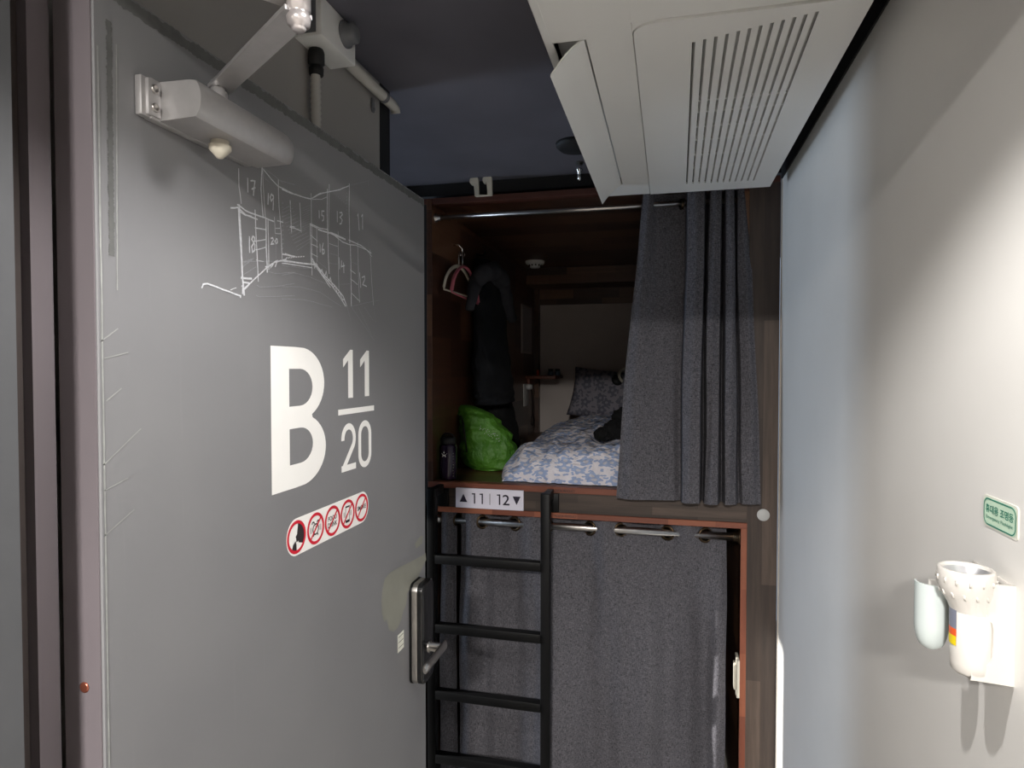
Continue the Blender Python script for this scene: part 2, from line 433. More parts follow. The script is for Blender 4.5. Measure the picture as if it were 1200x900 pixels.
fin('bare_patch', shape(DOORP, [pp], .0004), M['patch'], door, smooth=0, label='paler unpainted patch above the lock')
fin('small_patch', shape(DOORP, [[dpt(300 + u / 5.4545, 560 + v / 5.4545) for u, v in ((1050, 370), (1068, 370), (1060, 420), (1020, 455), (1015, 420))]], .0004), M['patch'], door, smooth=0)

# --- B 11/20 lettering
def uvp(px, py): return dpt(px, py)
u0, vt = uvp(316.5, 405); _, vb = uvp(316.5, 581); u1, _ = uvp(381.5, 520)
W_, H_ = u1 - u0, vt - vb
def glyph_B(u0, v0, w, h):
    st = .305 * w; bar = .172 * h; hw = h * .515
    out = [(0, 0), (.42 * w, 0)] + arc(.50 * w, hw / 2, .50 * w, hw / 2, -80, 62, 18) + arc(.50 * w, h - (h - hw * .93) / 2, .475 * w, (h - hw * .93) / 2, -62, 80, 18) + [(.42 * w, h), (0, h)]
    def hole(vb, vt):
        ch = vt - vb; cx = .50 * w
        return [(st, vb), (cx, vb)] + arc(cx, (vb + vt) / 2, .235 * w, ch / 2, -90, 90, 14) + [(st, vt)]
    hs = [hole(bar * .98, hw * .96 - bar * .42), hole(hw * .96 + bar * .5, h - bar * .9)]
    return [[(u0 + x, v0 + y) for x, y in lp] for lp in [out] + hs]
fin('letter', shape(DOORP, glyph_B(u0, vb, W_, H_)), M['letter'], door, smooth=0, label='large white letter B')
def one(u0, v0, w, h):
    s = .50 * w
    return [[(u0 + w, v0), (u0 + w, v0 + h), (u0 + w - .55 * s, v0 + h), (u0, v0 + h * .80), (u0, v0 + h * .63), (u0 + w - s, v0 + h * .78), (u0 + w - s, v0)]]
for px0, px1, yt, yb in ((401.6, 413, 410, 466), (421.6, 432, 411, 464)):
    a = uvp(px0, yt); b = uvp(px1, yt); ym = uvp(px1, yb)
    top = uvp(px1, yt)[1]
    fin('numeral', shape(DOORP, one(a[0], ym[1], b[0] - a[0], top - ym[1])), M['letter'], door, smooth=0, label='white numeral 1 right of the letter B')
a = uvp(396, 483); b = uvp(438, 478.5)
bm = bmesh.new(); ribbon(bm, DOORP, [(a[0], (a[1] + b[1]) / 2), (b[0], (a[1] + b[1]) / 2)], .0105)
fin('dividing_bar', bm, M['letter'], door, smooth=0, label='white bar between numerals 11 and 20')
# 2 and 0
a = uvp(399.8, 540); b = uvp(416.8, 540); vt2 = uvp(408, 496)[1]; vb2 = uvp(408, 551.5)[1]
w = b[0] - a[0]; h = vt2 - vb2; sw = .0118
bm = bmesh.new()
r = (w - sw) / 2; cx = a[0] + w / 2; cy = vt2 - sw / 2 - r * 1.05
pts = [(a[0] + sw / 2, cy - .002)] + arc(cx, cy, r, r * 1.05, 180, -35, 18) + [(a[0] + sw * .62, vb2 + sw * .5), (a[0] + sw * .62, vb2 + sw * .5)]
ribbon(bm, DOORP, pts, sw)
ribbon(bm, DOORP, [(a[0], vb2 + sw / 2), (b[0], vb2 + sw / 2)], sw, .0007)
fin('numeral', bm, M['letter'], door, smooth=0, label='white numeral 2 under the bar')
a = uvp(419.6, 520); b = uvp(434.8, 520); vt2 = uvp(427, 492.5)[1]; vb2 = uvp(427, 547.5)[1]
w = b[0] - a[0]; r = (w - sw) / 2; cx = a[0] + w / 2
bm = bmesh.new()
ribbon(bm, DOORP, arc(cx, vt2 - sw / 2 - r, r, r, 180, 0, 14) + arc(cx, vb2 + sw / 2 + r, r, r, 0, -180, 14), sw, closed=True)
fin('numeral', bm, M['letter'], door, smooth=0, label='white numeral 0 under the bar')

# --- prohibition sticker: five round pictograms
sl = uvp(335.2, 640)[0]; sr = uvp(431.6, 595)[0]
st_ = uvp(380, 594)[1]; sb_ = uvp(380, 634.5)[1]
cz = (st_ + sb_) / 2; hh = (st_ - sb_) / 2
rr = hh * .92
stk = fin('rules_sticker', shape(DOORP, [arc(sl + rr, cz, rr, hh, 90, 270, 24) + arc(sr - rr, cz, rr, hh, -90, 90, 24)], .0005), M['letter'], door, smooth=0, label='long white rounded sticker with five red round pictograms')
cs = []
for pxc in (346.8, 369.4, 389.2, 406.9, 423.3): cs.append(uvp(pxc, 614)[0])
RR = hh * .80
red = []; ink = []
for i, c in enumerate(cs):
    bm = bmesh.new(); ribbon(bm, DOORP, arc(c, cz, RR, RR, 0, 360, 40), hh * .17, .0012, closed=True)
    if i: d = RR * .707; ribbon(bm, DOORP, [(c - d, cz - d), (c + d, cz + d)], hh * .12, .0013)
    red.append(bm)
fin('red_rings', join(*red), M['red'], stk, smooth=0)
c = cs[0]; q = RR
ink.append(shape(DOORP, [arc(c, cz, q * .92, q * .92, 78, -38, 20) + [(c + q * .25, cz - q * .42), (c + q * .22, cz - q * .30), (c - q * .02, cz - q * .36), (c - q * .05, cz - q * .10), (c - q * .10, cz + q * .02), (c + q * .06, cz + q * .18), (c + q * .12, cz + q * .5)]], .0010))
ink.append(shape(DOORP, [[(c - q * .52, cz - q * .72), (c - q * .42, cz - q * .45), (c - q * .12, cz - q * .25), (c - q * .02, cz - q * .5), (c + q * .0, cz - q * .9), (c - q * .3, cz - q * .9)]], .0010))
c = cs[1]; bm = bmesh.new()
ribbon(bm, DOORP, arc(c, cz - q * .05, q * .36, q * .36, 0, 360, 24), q * .10, .0010, closed=True)
for s in (-1, 1):
    ribbon(bm, DOORP, arc(c + s * q * .32, cz + q * .36, q * .14, q * .14, 0, 180, 8) + [(c + s * q * .32 - q * .14, cz + q * .36)], q * .10, .0010)
    ribbon(bm, DOORP, [(c + s * q * .2, cz - q * .38), (c + s * q * .32, cz - q * .52)], q * .1, .0010)
    for k in (.55, .68): ribbon(bm, DOORP, [(c + s * q * k, cz + q * .18), (c + s * q * k, cz - q * .25)], q * .04, .0010)
ribbon(bm, DOORP, [(c - q * .14, cz), (c, cz - q * .06), (c + q * .02, cz + q * .18)], q * .06, .0010)
ink.append(bm)
ink.append(text(DOORP, 'FOOD', cs[2] - q * .62, cz + q * .05, q * 1.24, q * .34, .0010, .01)); ink.append(text(DOORP, 'DRINK', cs[2] - q * .66, cz - q * .42, q * 1.32, q * .34, .0010, .01))
c = cs[3]; bm = bmesh.new()
ribbon(bm, DOORP, [(c - q * .3, cz - q * .62), (c - q * .3, cz + q * .6), (c + q * .3, cz + q * .6), (c + q * .3, cz - q * .62)], q * .05, .0010, closed=True)
ribbon(bm, DOORP, [(c - q * .32, cz + q * .56), (c + q * .32, cz + q * .56)], q * .12, .0010)
ribbon(bm, DOORP, [(c - q * .32, cz - q * .56), (c + q * .32, cz - q * .56)], q * .2, .0010)
for s in (-1, 1):
    for k in (.46, .58): ribbon(bm, DOORP, [(c + s * q * k, cz + q * .2), (c + s * q * k, cz - q * .2)], q * .035, .0010)
ink.append(bm)
ink.append(text(DOORP, 'SMOKE', cs[4] - q * .74, cz - q * .16, q * 1.48, q * .36, .0010, .01))
fin('black_pictograms', join(*ink), M['ink'], stk, smooth=0)

# --- small notice next to the lock
a = uvp(465.6, 745); b = uvp(473, 741); lo = uvp(465.6, 766)[1]
tg = fin('small_notice', shape(DOORP, [[(a[0], lo), (b[0], lo), (b[0], a[1]), (a[0], a[1])]], .0006), M['cream'], door, smooth=0, label='tiny white notice beside the lock')
bm = bmesh.new()
hgt = a[1] - lo
for k in (.84, .54, .24): ribbon(bm, DOORP, [(a[0] + .004, lo + hgt * k), (b[0] - .004, lo + hgt * k)], .0014, .0010)
fin('notice_lines', bm, M['slot'], tg, smooth=0)

# --- chalk drawing of the pod rows
CH = []; CF = []
def fa(u, v): return dpt(225 + u / 5.625, 190 + v / 5.625)
def fb(u, v): return dpt(330 + u / 5.625, 200 + v / 5.625)
rc = random.Random(9)
def chalk(lst, f, pts, w=.0016):
    q = [f(*p) for p in pts]; out = []
    for i in range(len(q) - 1):
        n = max(2, int((Vector(q[i + 1]) - Vector(q[i])).length / .012))
        for k in range(n): s = k / n; out.append((q[i][0] * (1 - s) + q[i + 1][0] * s + rc.uniform(-.0004, .0004), q[i][1] * (1 - s) + q[i + 1][1] * s + rc.uniform(-.0004, .0004)))
    out.append(q[-1]); bm = bmesh.new(); ribbon(bm, DOORP, out, w, .0005 + rc.uniform(0, .0003)); lst.append(bm)
# left bays
for pts, w in (([(305, 40), (308, 160), (322, 275)], .0017), ([(458, 35), (452, 180), (466, 365)], .0020), ([(462, 35), (470, 200), (482, 370)], .0013),
               ([(295, 278), (350, 318), (410, 345), (480, 368), (540, 392)], .0020), ([(252, 302), (300, 300), (350, 345), (430, 378)], .0020), ([(300, 318), (350, 350), (392, 358)], .0016),
               ([(308, 280), (318, 470), (330, 760), (342, 880)], .0034), ([(302, 300), (312, 500), (322, 650)], .0014),
               ([(413, 312), (422, 520), (435, 788)], .0020), ([(484, 372), (488, 560), (494, 728)], .0026), ([(498, 380), (502, 560), (503, 710)], .0020),
               ([(412, 434), (484, 446)], .0017), ([(414, 520), (484, 510)], .0015), ([(418, 580), (486, 560)], .0013), ([(420, 645), (470, 655)], .0010),
               ([(318, 762), (392, 768)], .0028), ([(330, 870), (335, 790), (380, 800), (345, 835), (325, 815)], .0024),
               ([(60, 830), (70, 806), (100, 802), (200, 838), (318, 882), (316, 895)], .0022), ([(250, 845), (290, 828)], .0010),
               ([(345, 830), (420, 760), (480, 705), (540, 660), (620, 640)], .0020), ([(480, 690), (500, 690), (520, 680), (515, 700), (540, 660), (560, 650), (545, 690)], .0020),
               ([(566, 115), (572, 300), (585, 460), (592, 640)], .0016), ([(458, 35), (520, 110), (566, 160), (640, 195), (675, 212)], .0018),
               ([(540, 360), (545, 470)], .0010), ([(548, 435), (578, 436)], .0011), ([(548, 468), (582, 472)], .0011), ([(592, 605), (675, 625)], .0022), ([(580, 650), (675, 660)], .0020),
               ([(645, 250), (650, 360), (655, 470)], .0018), ([(645, 425), (675, 428)], .0014), ([(560, 385), (600, 398)], .0016)):
    chalk(CH, fa, pts, w)
for d, pts in (('17', [[(365, 105), (366, 200)], [(382, 122), (412, 124), (402, 222)], [(390, 178), (416, 168)]]),
               ('19', [[(500, 205), (498, 280)], [(534, 225), (522, 212), (512, 232), (520, 258), (534, 238), (535, 222), (532, 318)]]),
               ('18', [[(376, 488), (378, 598)], [(412, 500), (400, 488), (392, 510), (412, 545), (410, 585), (396, 592), (392, 560), (412, 515), (410, 495)]]),
               ('20', [[(518, 505), (530, 498), (534, 512), (518, 540), (538, 538)], [(552, 505), (545, 520), (550, 538), (560, 528), (558, 508), (550, 503)]])):
    for s in pts: chalk(CH, fa, s, .0023)
for k in range(9): chalk(CF, fa, [(330, 700 - k * 6), (380 + k * 4, 655 - k * 3)], .0010) if k % 2 else None
for pts in ([(318, 655), (600, 655)], [(425, 810), (445, 824), (560, 818), (675, 800)], [(420, 878), (440, 888), (560, 885), (675, 880)], [(500, 720), (540, 734), (675, 728)], [(465, 45), (480, 110), (505, 130)], [(470, 40), (540, 90), (600, 140)], [(570, 120), (675, 150)], [(340, 740), (420, 690)], [(548, 470), (552, 660)]):
    chalk(CF, fa, pts, .0011)
# middle: end wall with windows and hatching
for pts, w in (([(0, 122), (60, 148), (130, 172), (190, 186)], .0020), ([(192, 150), (196, 400), (198, 690)], .0015), ([(186, 350), (190, 480), (192, 620)], .0018),
               ([(55, 195), (58, 300), (64, 405)], .0016), ([(118, 210), (124, 320), (128, 408)], .0016), ([(50, 372), (80, 378), (130, 400)], .0015),
               ([(0, 592), (60, 600), (140, 612), (235, 622)], .0026), ([(0, 610), (100, 622), (200, 640)], .0016), ([(20, 548), (90, 566)], .0016),
               ([(192, 186), (240, 160), (300, 140), (380, 125), (445, 98)], .0018), ([(200, 180), (250, 150), (310, 142)], .0015), ([(200, 190), (260, 188), (300, 172)], .0010),
               ([(300, 120), (298, 280), (302, 430)], .0024), ([(312, 90), (310, 240), (306, 420)], .0016), ([(444, 85), (443, 280), (447, 480)], .0022),
               ([(184, 350), (250, 378), (300, 388)], .0018), ([(238, 388), (280, 400), (320, 412), (420, 455)], .0026), ([(188, 360), (235, 380)], .0016),
               ([(320, 405), (400, 470), (445, 488), (480, 492)], .0018), ([(325, 408), (380, 432), (420, 452)], .0018), ([(440, 458), (520, 492), (590, 545)], .0018), ([(480, 490), (560, 522), (592, 566)], .0014),
               ([(228, 365), (232, 600)], .0012), ([(190, 425), (235, 465)], .0015), ([(192, 482), (238, 505)], .0015), ([(195, 545), (236, 568)], .0013),
               ([(304, 430), (306, 560), (312, 680)], .0024), ([(370, 400), (372, 620), (375, 790)], .0011), ([(452, 490), (456, 700), (458, 895)], .0022),
               ([(312, 480), (370, 500)], .0008), ([(500, 470), (505, 680), (512, 870)], .0013), ([(582, 520), (590, 700), (604, 890)], .0012),
               ([(450, 652), (485, 680)], .0013), ([(452, 712), (500, 752)], .0013), ([(455, 805), (515, 862)], .0013),
               ([(196, 575), (260, 680), (330, 760), (380, 830), (420, 895)], .0024), ([(208, 600), (290, 700), (350, 760), (405, 830), (428, 895)], .0024), ([(195, 590), (320, 770)], .0018)):
    chalk(CH, fb, pts, w)
z = [(205, 590), (215, 640), (225, 612), (250, 672), (262, 650), (280, 700), (292, 665), (305, 735), (318, 705), (335, 770), (350, 760), (365, 810), (380, 800), (400, 850), (412, 850)]
chalk(CH, fb, z, .0018)
for s in ([(245, 262), (246, 315)], [(280, 268), (262, 268), (262, 295), (275, 300), (274, 325), (264, 330)],
          [(364, 265), (365, 340)], [(380, 278), (394, 275), (398, 290), (384, 308), (398, 325), (392, 348), (380, 352)],
          [(502, 282), (510, 395)], [(498, 300), (503, 284)], [(532, 288), (532, 388)], [(524, 305), (532, 288)],
          [(250, 482), (252, 538)], [(272, 475), (264, 520), (268, 550), (280, 540), (276, 520), (266, 522)],
          [(376, 572), (380, 650)], [(394, 592), (392, 632), (415, 625)], [(406, 605), (408, 675)],
          [(512, 670), (520, 772)], [(528, 705), (545, 695), (548, 715), (532, 752), (560, 764)]):
    chalk(CH, fb, s, .0023)
for k in range(13):
    a = k * 26 - 60; chalk(CF, fb, [(max(0, a * .4), 260 + k * 22), (min(186, 60 + k * 12), 228 + k * 20)], .0011)
for k in range(10): chalk(CF, fb, [(135, 250 + k * 15), (186, 228 + k * 15)], .0008)
for k in range(12): chalk(CF, fb, [(0, 215 + k * 30), (10, 210 + k * 30)], .0018)
for k in range(8): chalk(CH, fb, [(25 + k * 16, 580 - k * 2), (36 + k * 16, 572 - k)], .0016)
for k in range(7): chalk(CF, fb, [(345 + k * 12, 150 + k * 11), (350 + k * 12, 152 + k * 11)], .0018); chalk(CF, fb, [(425, 150 + k * 22), (432, 150 + k * 22)], .0016)
for pts in ([(450, 95), (520, 80), (575, 66)], [(0, 690), (80, 672), (180, 700), (290, 745)], [(0, 765), (120, 765), (250, 800), (390, 895)], [(0, 845), (150, 850), (260, 880), (330, 900)],
            [(0, 625), (120, 640), (240, 650)], [(460, 895), (560, 870), (650, 852)], [(380, 750), (450, 745)], [(540, 895), (604, 990)], [(500, 895), (590, 1080)], [(460, 900), (610, 1120)], [(604, 890), (618, 1000)], [(430, 900), (455, 990)],
            [(312, 610), (370, 615)], [(455, 600), (500, 620)], [(240, 600), (300, 650)], [(570, 66), (575, 140)], [(310, 545), (370, 560)]):
    chalk(CF, fb, pts, .0010)
fin('chalk_drawing', join(*CH), M['chalk'], door, smooth=0, label='white chalk drawing of numbered bunk bays')
fin('chalk_shading', join(*CF), M['chalk_faint'], door, smooth=0, label='faint chalk hatching of the drawing')

# --- door closer
zc0, zc1 = 1.925, 1.972
cl = fin('door_closer', bmesh.new() if False else B((DX + .0005, .618, zc0), (DX + .012, .80, zc1), .002), M['silver'], door, label='silver hydraulic door closer near the top of the door')
# rounded body: profile in X-Z swept along Y
prof = [(DX + .011, zc0 + .001), (DX + .052, zc0 + .002)] + [(DX + .056 + .012 * math.cos(R(a)), (zc0 + zc1) / 2 + .0225 * math.sin(R(a))) for a in range(-70, 71, 10)] + [(DX + .052, zc1 - .001), (DX + .011, zc1)]
def sweep(prof, ys, mats=None, scale=None):
    bm = bmesh.new(); rings = []
    for i, y in enumerate(ys):
        s = scale[i] if scale else 1; cx = sum(p[0] for p in prof) / len(prof); cz = sum(p[1] for p in prof) / len(prof)
        rings.append([bm.verts.new((cx + (p[0] - cx) * s, y, cz + (p[1] - cz) * s)) for p in prof])
    n = len(prof)
    for A, C in zip(rings, rings[1:]):
        for j in range(n): bm.faces.new((A[j], A[(j + 1) % n], C[(j + 1) % n], C[j]))
    bm.faces.new(rings[0][::-1]); bm.faces.new(rings[-1]); bmesh.ops.recalc_face_normals(bm, faces=bm.faces[:]); return bm
fin('closer_body', sweep(prof, [.631, .633, .80, .812, .820], scale=[.97, 1, 1, .96, .82]), M['silver'], cl)
bm = bmesh.new(); box(bm, (DX + .0005, .606, zc0 + .001), (DX + .010, .632, zc1 - .001), .002); box(bm, (DX + .008, .612, zc0 + .003), (DX + .014, .631, zc1 - .003), .001)
fin('mounting_flange', bm, M['silver'], cl)
bm = bmesh.new()
for zz in (1.938, 1.959):
    lathe(bm, [(.0001, 0), (.0052, 0), (.0052, .002), (.0036, .003), (.003, .0015), (.0001, .0015)], (DX + .0135, .6215, zz), (1, 0, 0), 16, True)
fin('flange_screws', bm, M['steel'], cl)
fin('valve_cap', L([(.0001, -.020), (.004, -.0195), (.0135, -.009), (.0135, -.004), (.011, -.003), (.011, .002), (.0001, .002)], (DX + .034, .705, zc0), (0, 0, 1), 20), M['hookcream'], cl, label='cream round cap under the closer')
px_ = Vector((DX + .036, .700, 1.992))
fin('pinion', L([(.011, zc1 - .004), (.011, 1.986), (.0085, 1.988), (.0085, 1.999), (.0001, 1.999)], (px_.x, px_.y, 0), (0, 0, 1), 24), M['silver'], cl)
kn = P(350, 22, Z=2.005); kn = Vector((kn.x, kn.y, 2.0))
def bar(bm, a, b, w0, w1, t, lift=0):
    a, b = Vector(a), Vector(b); d = (b - a).normalized(); s = d.cross(Vector((0, 0, 1))).normalized(); u = s.cross(d)
    vs = []
    for p, w in ((a, w0), (b, w1)):
        for q, r_ in ((-1, -1), (1, -1), (1, 1), (-1, 1)): vs.append(bm.verts.new(p + s * q * w / 2 + u * r_ * t / 2))
    for f in ((3, 2, 1, 0), (4, 5, 6, 7), (0, 1, 5, 4), (1, 2, 6, 5), (2, 3, 7, 6), (3, 0, 4, 7)): bm.faces.new([vs[i] for i in f])
    bmesh.ops.recalc_face_normals(bm, faces=bm.faces[:])
bm = bmesh.new(); bar(bm, px_ + Vector((-.004, .006, 0)), kn + Vector((0, 0, .012)), .027, .031, .005)
fin('main_arm', bm, M['silver'], cl)
bm = bmesh.new()
lathe(bm, [(.0001, -.008), (.006, -.008), (.0075, -.006), (.0075, -.003), (.0115, -.002), (.0125, .006), (.0105, .009), (.0105, .012), (.0125, .013), (.0125, .038), (.0001, .038)], kn, (0, 0, 1), 28, True)
fin('knuckle', bm, M['arm'], cl)
bm = bmesh.new(); k2 = kn + Vector((-.005, 0, .024)); e2 = Vector((-.50, .478, 2.03))
bar(bm, k2, k2.lerp(e2, .35), .017, .020, .010); bar(bm, k2.lerp(e2, .2), e2, .026, .026, .005)
for s in (.22, .34): lathe(bm, [(.0001, -.009), (.0035, -.009), (.005, -.005), (.005, .0)], k2.lerp(e2, s), (0, 0, 1), 14, True)
fin('forearm', bm, M['arm'], cl)
# --- digital lock with lever
def rbox(y0, y1, z0, z1, x0, x1, rad, name, mat, par, bev=.003, label=None):
    lp = arc(y1 - rad, z1 - rad, rad, rad, 0, 90, 6) + arc(y0 + rad, z1 - rad, rad, rad, 90, 180, 6) + arc(y0 + rad, z0 + rad, rad, rad, 180, 270, 6) + arc(y1 - rad, z0 + rad, rad, rad, 270, 360, 6)
    bm = bmesh.new(); A = [bm.verts.new((x0, a, b)) for a, b in lp]; f = bm.faces.new(A)
    r = bmesh.ops.extrude_face_region(bm, geom=[f]); vs = [v for v in r['geom'] if isinstance(v, bmesh.types.BMVert)]
    for v in vs: v.co.x = x1
    bmesh.ops.recalc_face_normals(bm, faces=bm.faces[:])
    if bev:
        es = [e for e in bm.edges if all(abs(v.co.x - x1) < 1e-6 for v in e.verts)]
        bmesh.ops.bevel(bm, geom=es, offset=bev, segments=3, affect='EDGES', profile=.5)
    return fin(name, bm, mat, par, label=label)
lt = P(484, 690, X=DX + .02); lb = P(484, 812, X=DX + .02)
lz1, lz0 = lt.z, lb.z; ly0 = P(479.5, 750, X=DX).y; ly1 = ly0 + .076
lk = rbox(ly0, ly1, lz0, lz1, DX - .001, DX + .006, .02, 'door_lock', M['blackmetal'], door, .001, 'black digital lock with silver rim and steel lever')
rbox(ly0 + .0015, ly1 - .0015, lz0 + .0015, lz1 - .0015, DX + .006, DX + .019, .019, 'silver_rim', M['steel'], lk, .0015)
rbox(ly0 + .001, ly1 - .001, lz0 + .001, lz1 - .001, DX + .019, DX + .034, .019, 'lock_cover', plain('glossy_black', col(20, 20, 21), .18), lk, .005)
lv = P(512, 770, X=DX + .072); ly = ly0 + .04; lz = lv.z
bm = bmesh.new(); lathe(bm, [(.0001, .033), (.014, .033), (.014, .036), (.010, .037), (.010, .062), (.0001, .062)], (DX, ly, lz), (1, 0, 0), 28, True)
fin('spindle', bm, M['steel'], lk)
prof = [(DX + .068 + .006 * math.cos(R(a)), lz + .012 * math.sin(R(a))) for a in range(0, 360, 20)]
fin('lever', sweep(prof, [ly + .020, ly + .017, ly - .10, ly - .112, ly - .117], scale=[.6, 1, 1, .9, .55]), M['steel'], lk)

# ================================================================== LIGHT-GREY WALL FITTINGS (left, above the door)
fx = -.70
jb = empty('junction_box', (-.67, 1.15, 2.26), 'small white plastic junction box under the ceiling, above the door top', 'junction box')
c0 = P(377, 40, X=-.64)
fin('housing', B((fx + .001, c0.y, c0.z), (-.64, c0.y + .135, CZ - .002), .003), M['plastic'], jb)
fin('cable_socket', L([(.0001, .0), (.026, 0), (.026, .006), (.020, .010), (.020, .024), (.014, .028), (.0001, .028)], (-.641, c0.y + .09, (c0.z + CZ) / 2 + .006), (1, 0, 0), 28), M['clamp'], jb, label='grey round cable plug on the box front')
fin('lid_seam', B((fx + .001, c0.y - .0008, c0.z + .006), (-.652, c0.y, CZ - .006)), M['clamp'], jb)
vx = P(371, 110, X=-.682).y
bm = bmesh.new(); n = 400; pts = [(-.684, vx, (c0.z - .04) * i / n) for i in range(n + 1)]
tube(bm, pts, [.0108 if i % 2 else .0088 for i in range(n + 1)], 16)
fin('corrugated_conduit', bm, M['conduit'], label='pale corrugated conduit hanging down from the junction box', cat='conduit')
bm = bmesh.new(); zc = c0.z
lathe(bm, [(.0001, zc - .050), (.0135, zc - .050), (.0145, zc - .036), (.0125, zc - .034), (.0125, zc - .030), (.016, zc - .028), (.016, zc - .006), (.014, zc), (.0001, zc)], (-.682, vx, 0), (0, 0, 1), 12, True)
fin('black_gland', bm, M['cableblack'], jb, label='black ribbed gland under the box')
a = Vector((-.676, c0.y + .135, c0.z + .028)); b = P(462, 100, X=-.676); b.z = a.z; e = Vector((-.676, 1.50, a.z))
cdn = empty('ceiling_conduit', a, 'white rigid conduit running from the junction box along the ceiling corner', 'conduit')
fin('pipe', T([a, e, e + Vector((0, .014, -.004)), e + Vector((0, .018, -.014))], [.0125, .0125, .0125, .012], 16), M['conduit'], cdn)
for t_ in (.08, .80): p = a.lerp(e, t_); fin('collar', T([p - Vector((0, .006, 0)), p + Vector((0, .006, 0))], .0142, 20), M['clamp'], cdn)
bm = bmesh.new()
p = a.lerp(e, .74); box(bm, (fx + .001, p.y - .006, p.z - .042), (fx + .006, p.y + .006, p.z - .008), .002); lathe(bm, [(.0001, 0), (.004, 0), (.004, .002), (.0001, .002)], (fx + .006, p.y, p.z - .034), (1, 0, 0), 10, True)
fin('clamp', bm, M['clamp'], cdn)

# ================================================================== BUNK
bunk = empty('sleeping_pod', (-.32, FY, 0), 'built-in two-level dark wooden sleeping pod at the end of the room', 'bunk bed')
XL, XR = -.878, .242; DK = 1.204; YB = 4.25; PZ = 2.27
zt1 = P(500, 233, Y=FY).z; zt0 = P(500, 243, Y=FY).z
# lower level heights from the photograph
zl1 = P(510, 593, Y=FY).z; zl0 = zl1 - .020
fin('deck_board', B((XL - .02, FY, DK - .022), (WX - .11, YB, DK), .001, 1), M['edge_x'], bunk)
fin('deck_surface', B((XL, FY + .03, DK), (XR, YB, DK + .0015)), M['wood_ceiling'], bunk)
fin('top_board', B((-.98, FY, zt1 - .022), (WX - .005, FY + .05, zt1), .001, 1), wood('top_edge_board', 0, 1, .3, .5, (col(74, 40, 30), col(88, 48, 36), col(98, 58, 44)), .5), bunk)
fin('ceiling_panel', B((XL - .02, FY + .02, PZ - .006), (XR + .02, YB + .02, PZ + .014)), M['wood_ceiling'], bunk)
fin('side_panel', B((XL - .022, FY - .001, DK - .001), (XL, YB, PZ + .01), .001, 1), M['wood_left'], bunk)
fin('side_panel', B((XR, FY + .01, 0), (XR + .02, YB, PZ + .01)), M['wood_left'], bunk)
fin('end_panel', B((XL - .02, YB, 0), (XR + .02, YB + .03, PZ + .01)), M['pod_white'], bunk)
fin('end_corner_post', B((XL, YB - .05, DK), (XL + .03, YB, PZ - .006)), M['wood_left'], bunk)
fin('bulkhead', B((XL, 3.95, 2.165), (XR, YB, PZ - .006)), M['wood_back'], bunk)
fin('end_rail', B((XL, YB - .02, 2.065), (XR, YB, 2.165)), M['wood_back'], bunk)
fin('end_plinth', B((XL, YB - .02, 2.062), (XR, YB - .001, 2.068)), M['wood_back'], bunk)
fin('outer_panel', B((XR + .0195, FY + .002, 0), (WX - .004, FY + .03, zt1 - .022)), M['face_z'], bunk, smooth=0, label='weathered grey-brown upright board beside the white wall')
fin('fascia', B((-1.02, FY + .004, zl1), (XR + .0195, FY + .03, DK - .022)), M['face_x'], bunk, smooth=0, label='weathered grey-brown strip between the two levels')
fin('lower_frame_head', B((-.90, FY - .004, zl0), (XR + .02, FY + .06, zl1), .001, 1), M['edge_x'], bunk)
fin('lower_frame_post', B((XR, FY - .004, 0), (XR + .02, FY + .06, zl0), .001, 1), M['edge_z'], bunk)
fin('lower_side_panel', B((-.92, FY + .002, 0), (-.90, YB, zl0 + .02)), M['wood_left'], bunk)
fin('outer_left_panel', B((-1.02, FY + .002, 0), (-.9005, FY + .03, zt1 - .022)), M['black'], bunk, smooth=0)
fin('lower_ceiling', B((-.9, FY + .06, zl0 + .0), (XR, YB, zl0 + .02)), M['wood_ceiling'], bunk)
# stamped lettering on board edges
FP = Plane((0, FY, 0), (1, 0, 0), (0, 0, 1)); FP.n = Vector((0, -1, 0))
for (px, py, z0) in ((648, 573.5, DK - .019), (650, 0, zl0 + .003)):
    q = P(px, 575, Y=FY); 
    fin('board_stamp', text(FP, 'ACACIA PRODUCT', q.x, z0 + .002, .082, .009, .0052, .01), M['ink'], bunk, smooth=0, label='small dark stamp on the board edge')
q = P(894.5, 603.5, Y=FY + .002)
fin('cover_cap', L([(.0001, 0), (.0205, 0), (.0205, .0012), (.019, .002), (.0001, .0022)], (q.x, FY + .002, q.z), (0, -1, 0), 32), M['capgrey'], bunk, label='round grey cap on the outer board')
# grey pale panel, outlet, on the pod's left side
def side_box(name, px0, px1, py0, py1, t, mat, label, cat):
    a = P(px0, py0, X=XL); b = P(px1, py1, X=XL); c = P(px0, py1, X=XL)
    return fin(name, B((XL, a.y, b.z), (XL + t, b.y, a.z), .003), mat, None, label=label, cat=cat)
a = P(610, 357, X=XL); b = P(622, 415, X=XL)
mp = empty('wall_mirror', (XL, a.y, 1.73), 'narrow pale rectangular mirror on the pod side wall above the small shelf', 'mirror')
fin('mirror_frame', B((XL, 3.80, 1.73), (XL + .008, 4.09, 2.03), .002), M['pod_white'], mp)
fin('mirror_face', B((XL + .008, 3.815, 1.745), (XL + .0095, 4.075, 2.015)), plain('pale_glass', col(168, 160, 158), .3), mp)
o = empty('wall_outlet', (XL, 3.9, 1.42), 'white wall outlet under the small corner shelf in the pod', 'outlet')
fin('cover_plate', B((XL, 3.86, 1.40), (XL + .008, 3.98, 1.54), .003), M['plastic'], o)
fin('plug', L([(.0001, 0), (.018, 0), (.018, .02), (.012, .035), (.0001, .035)], (XL + .008, 3.93, 1.52), (1, 0, 0), 16), M['plastic'], o)
bm = bmesh.new()
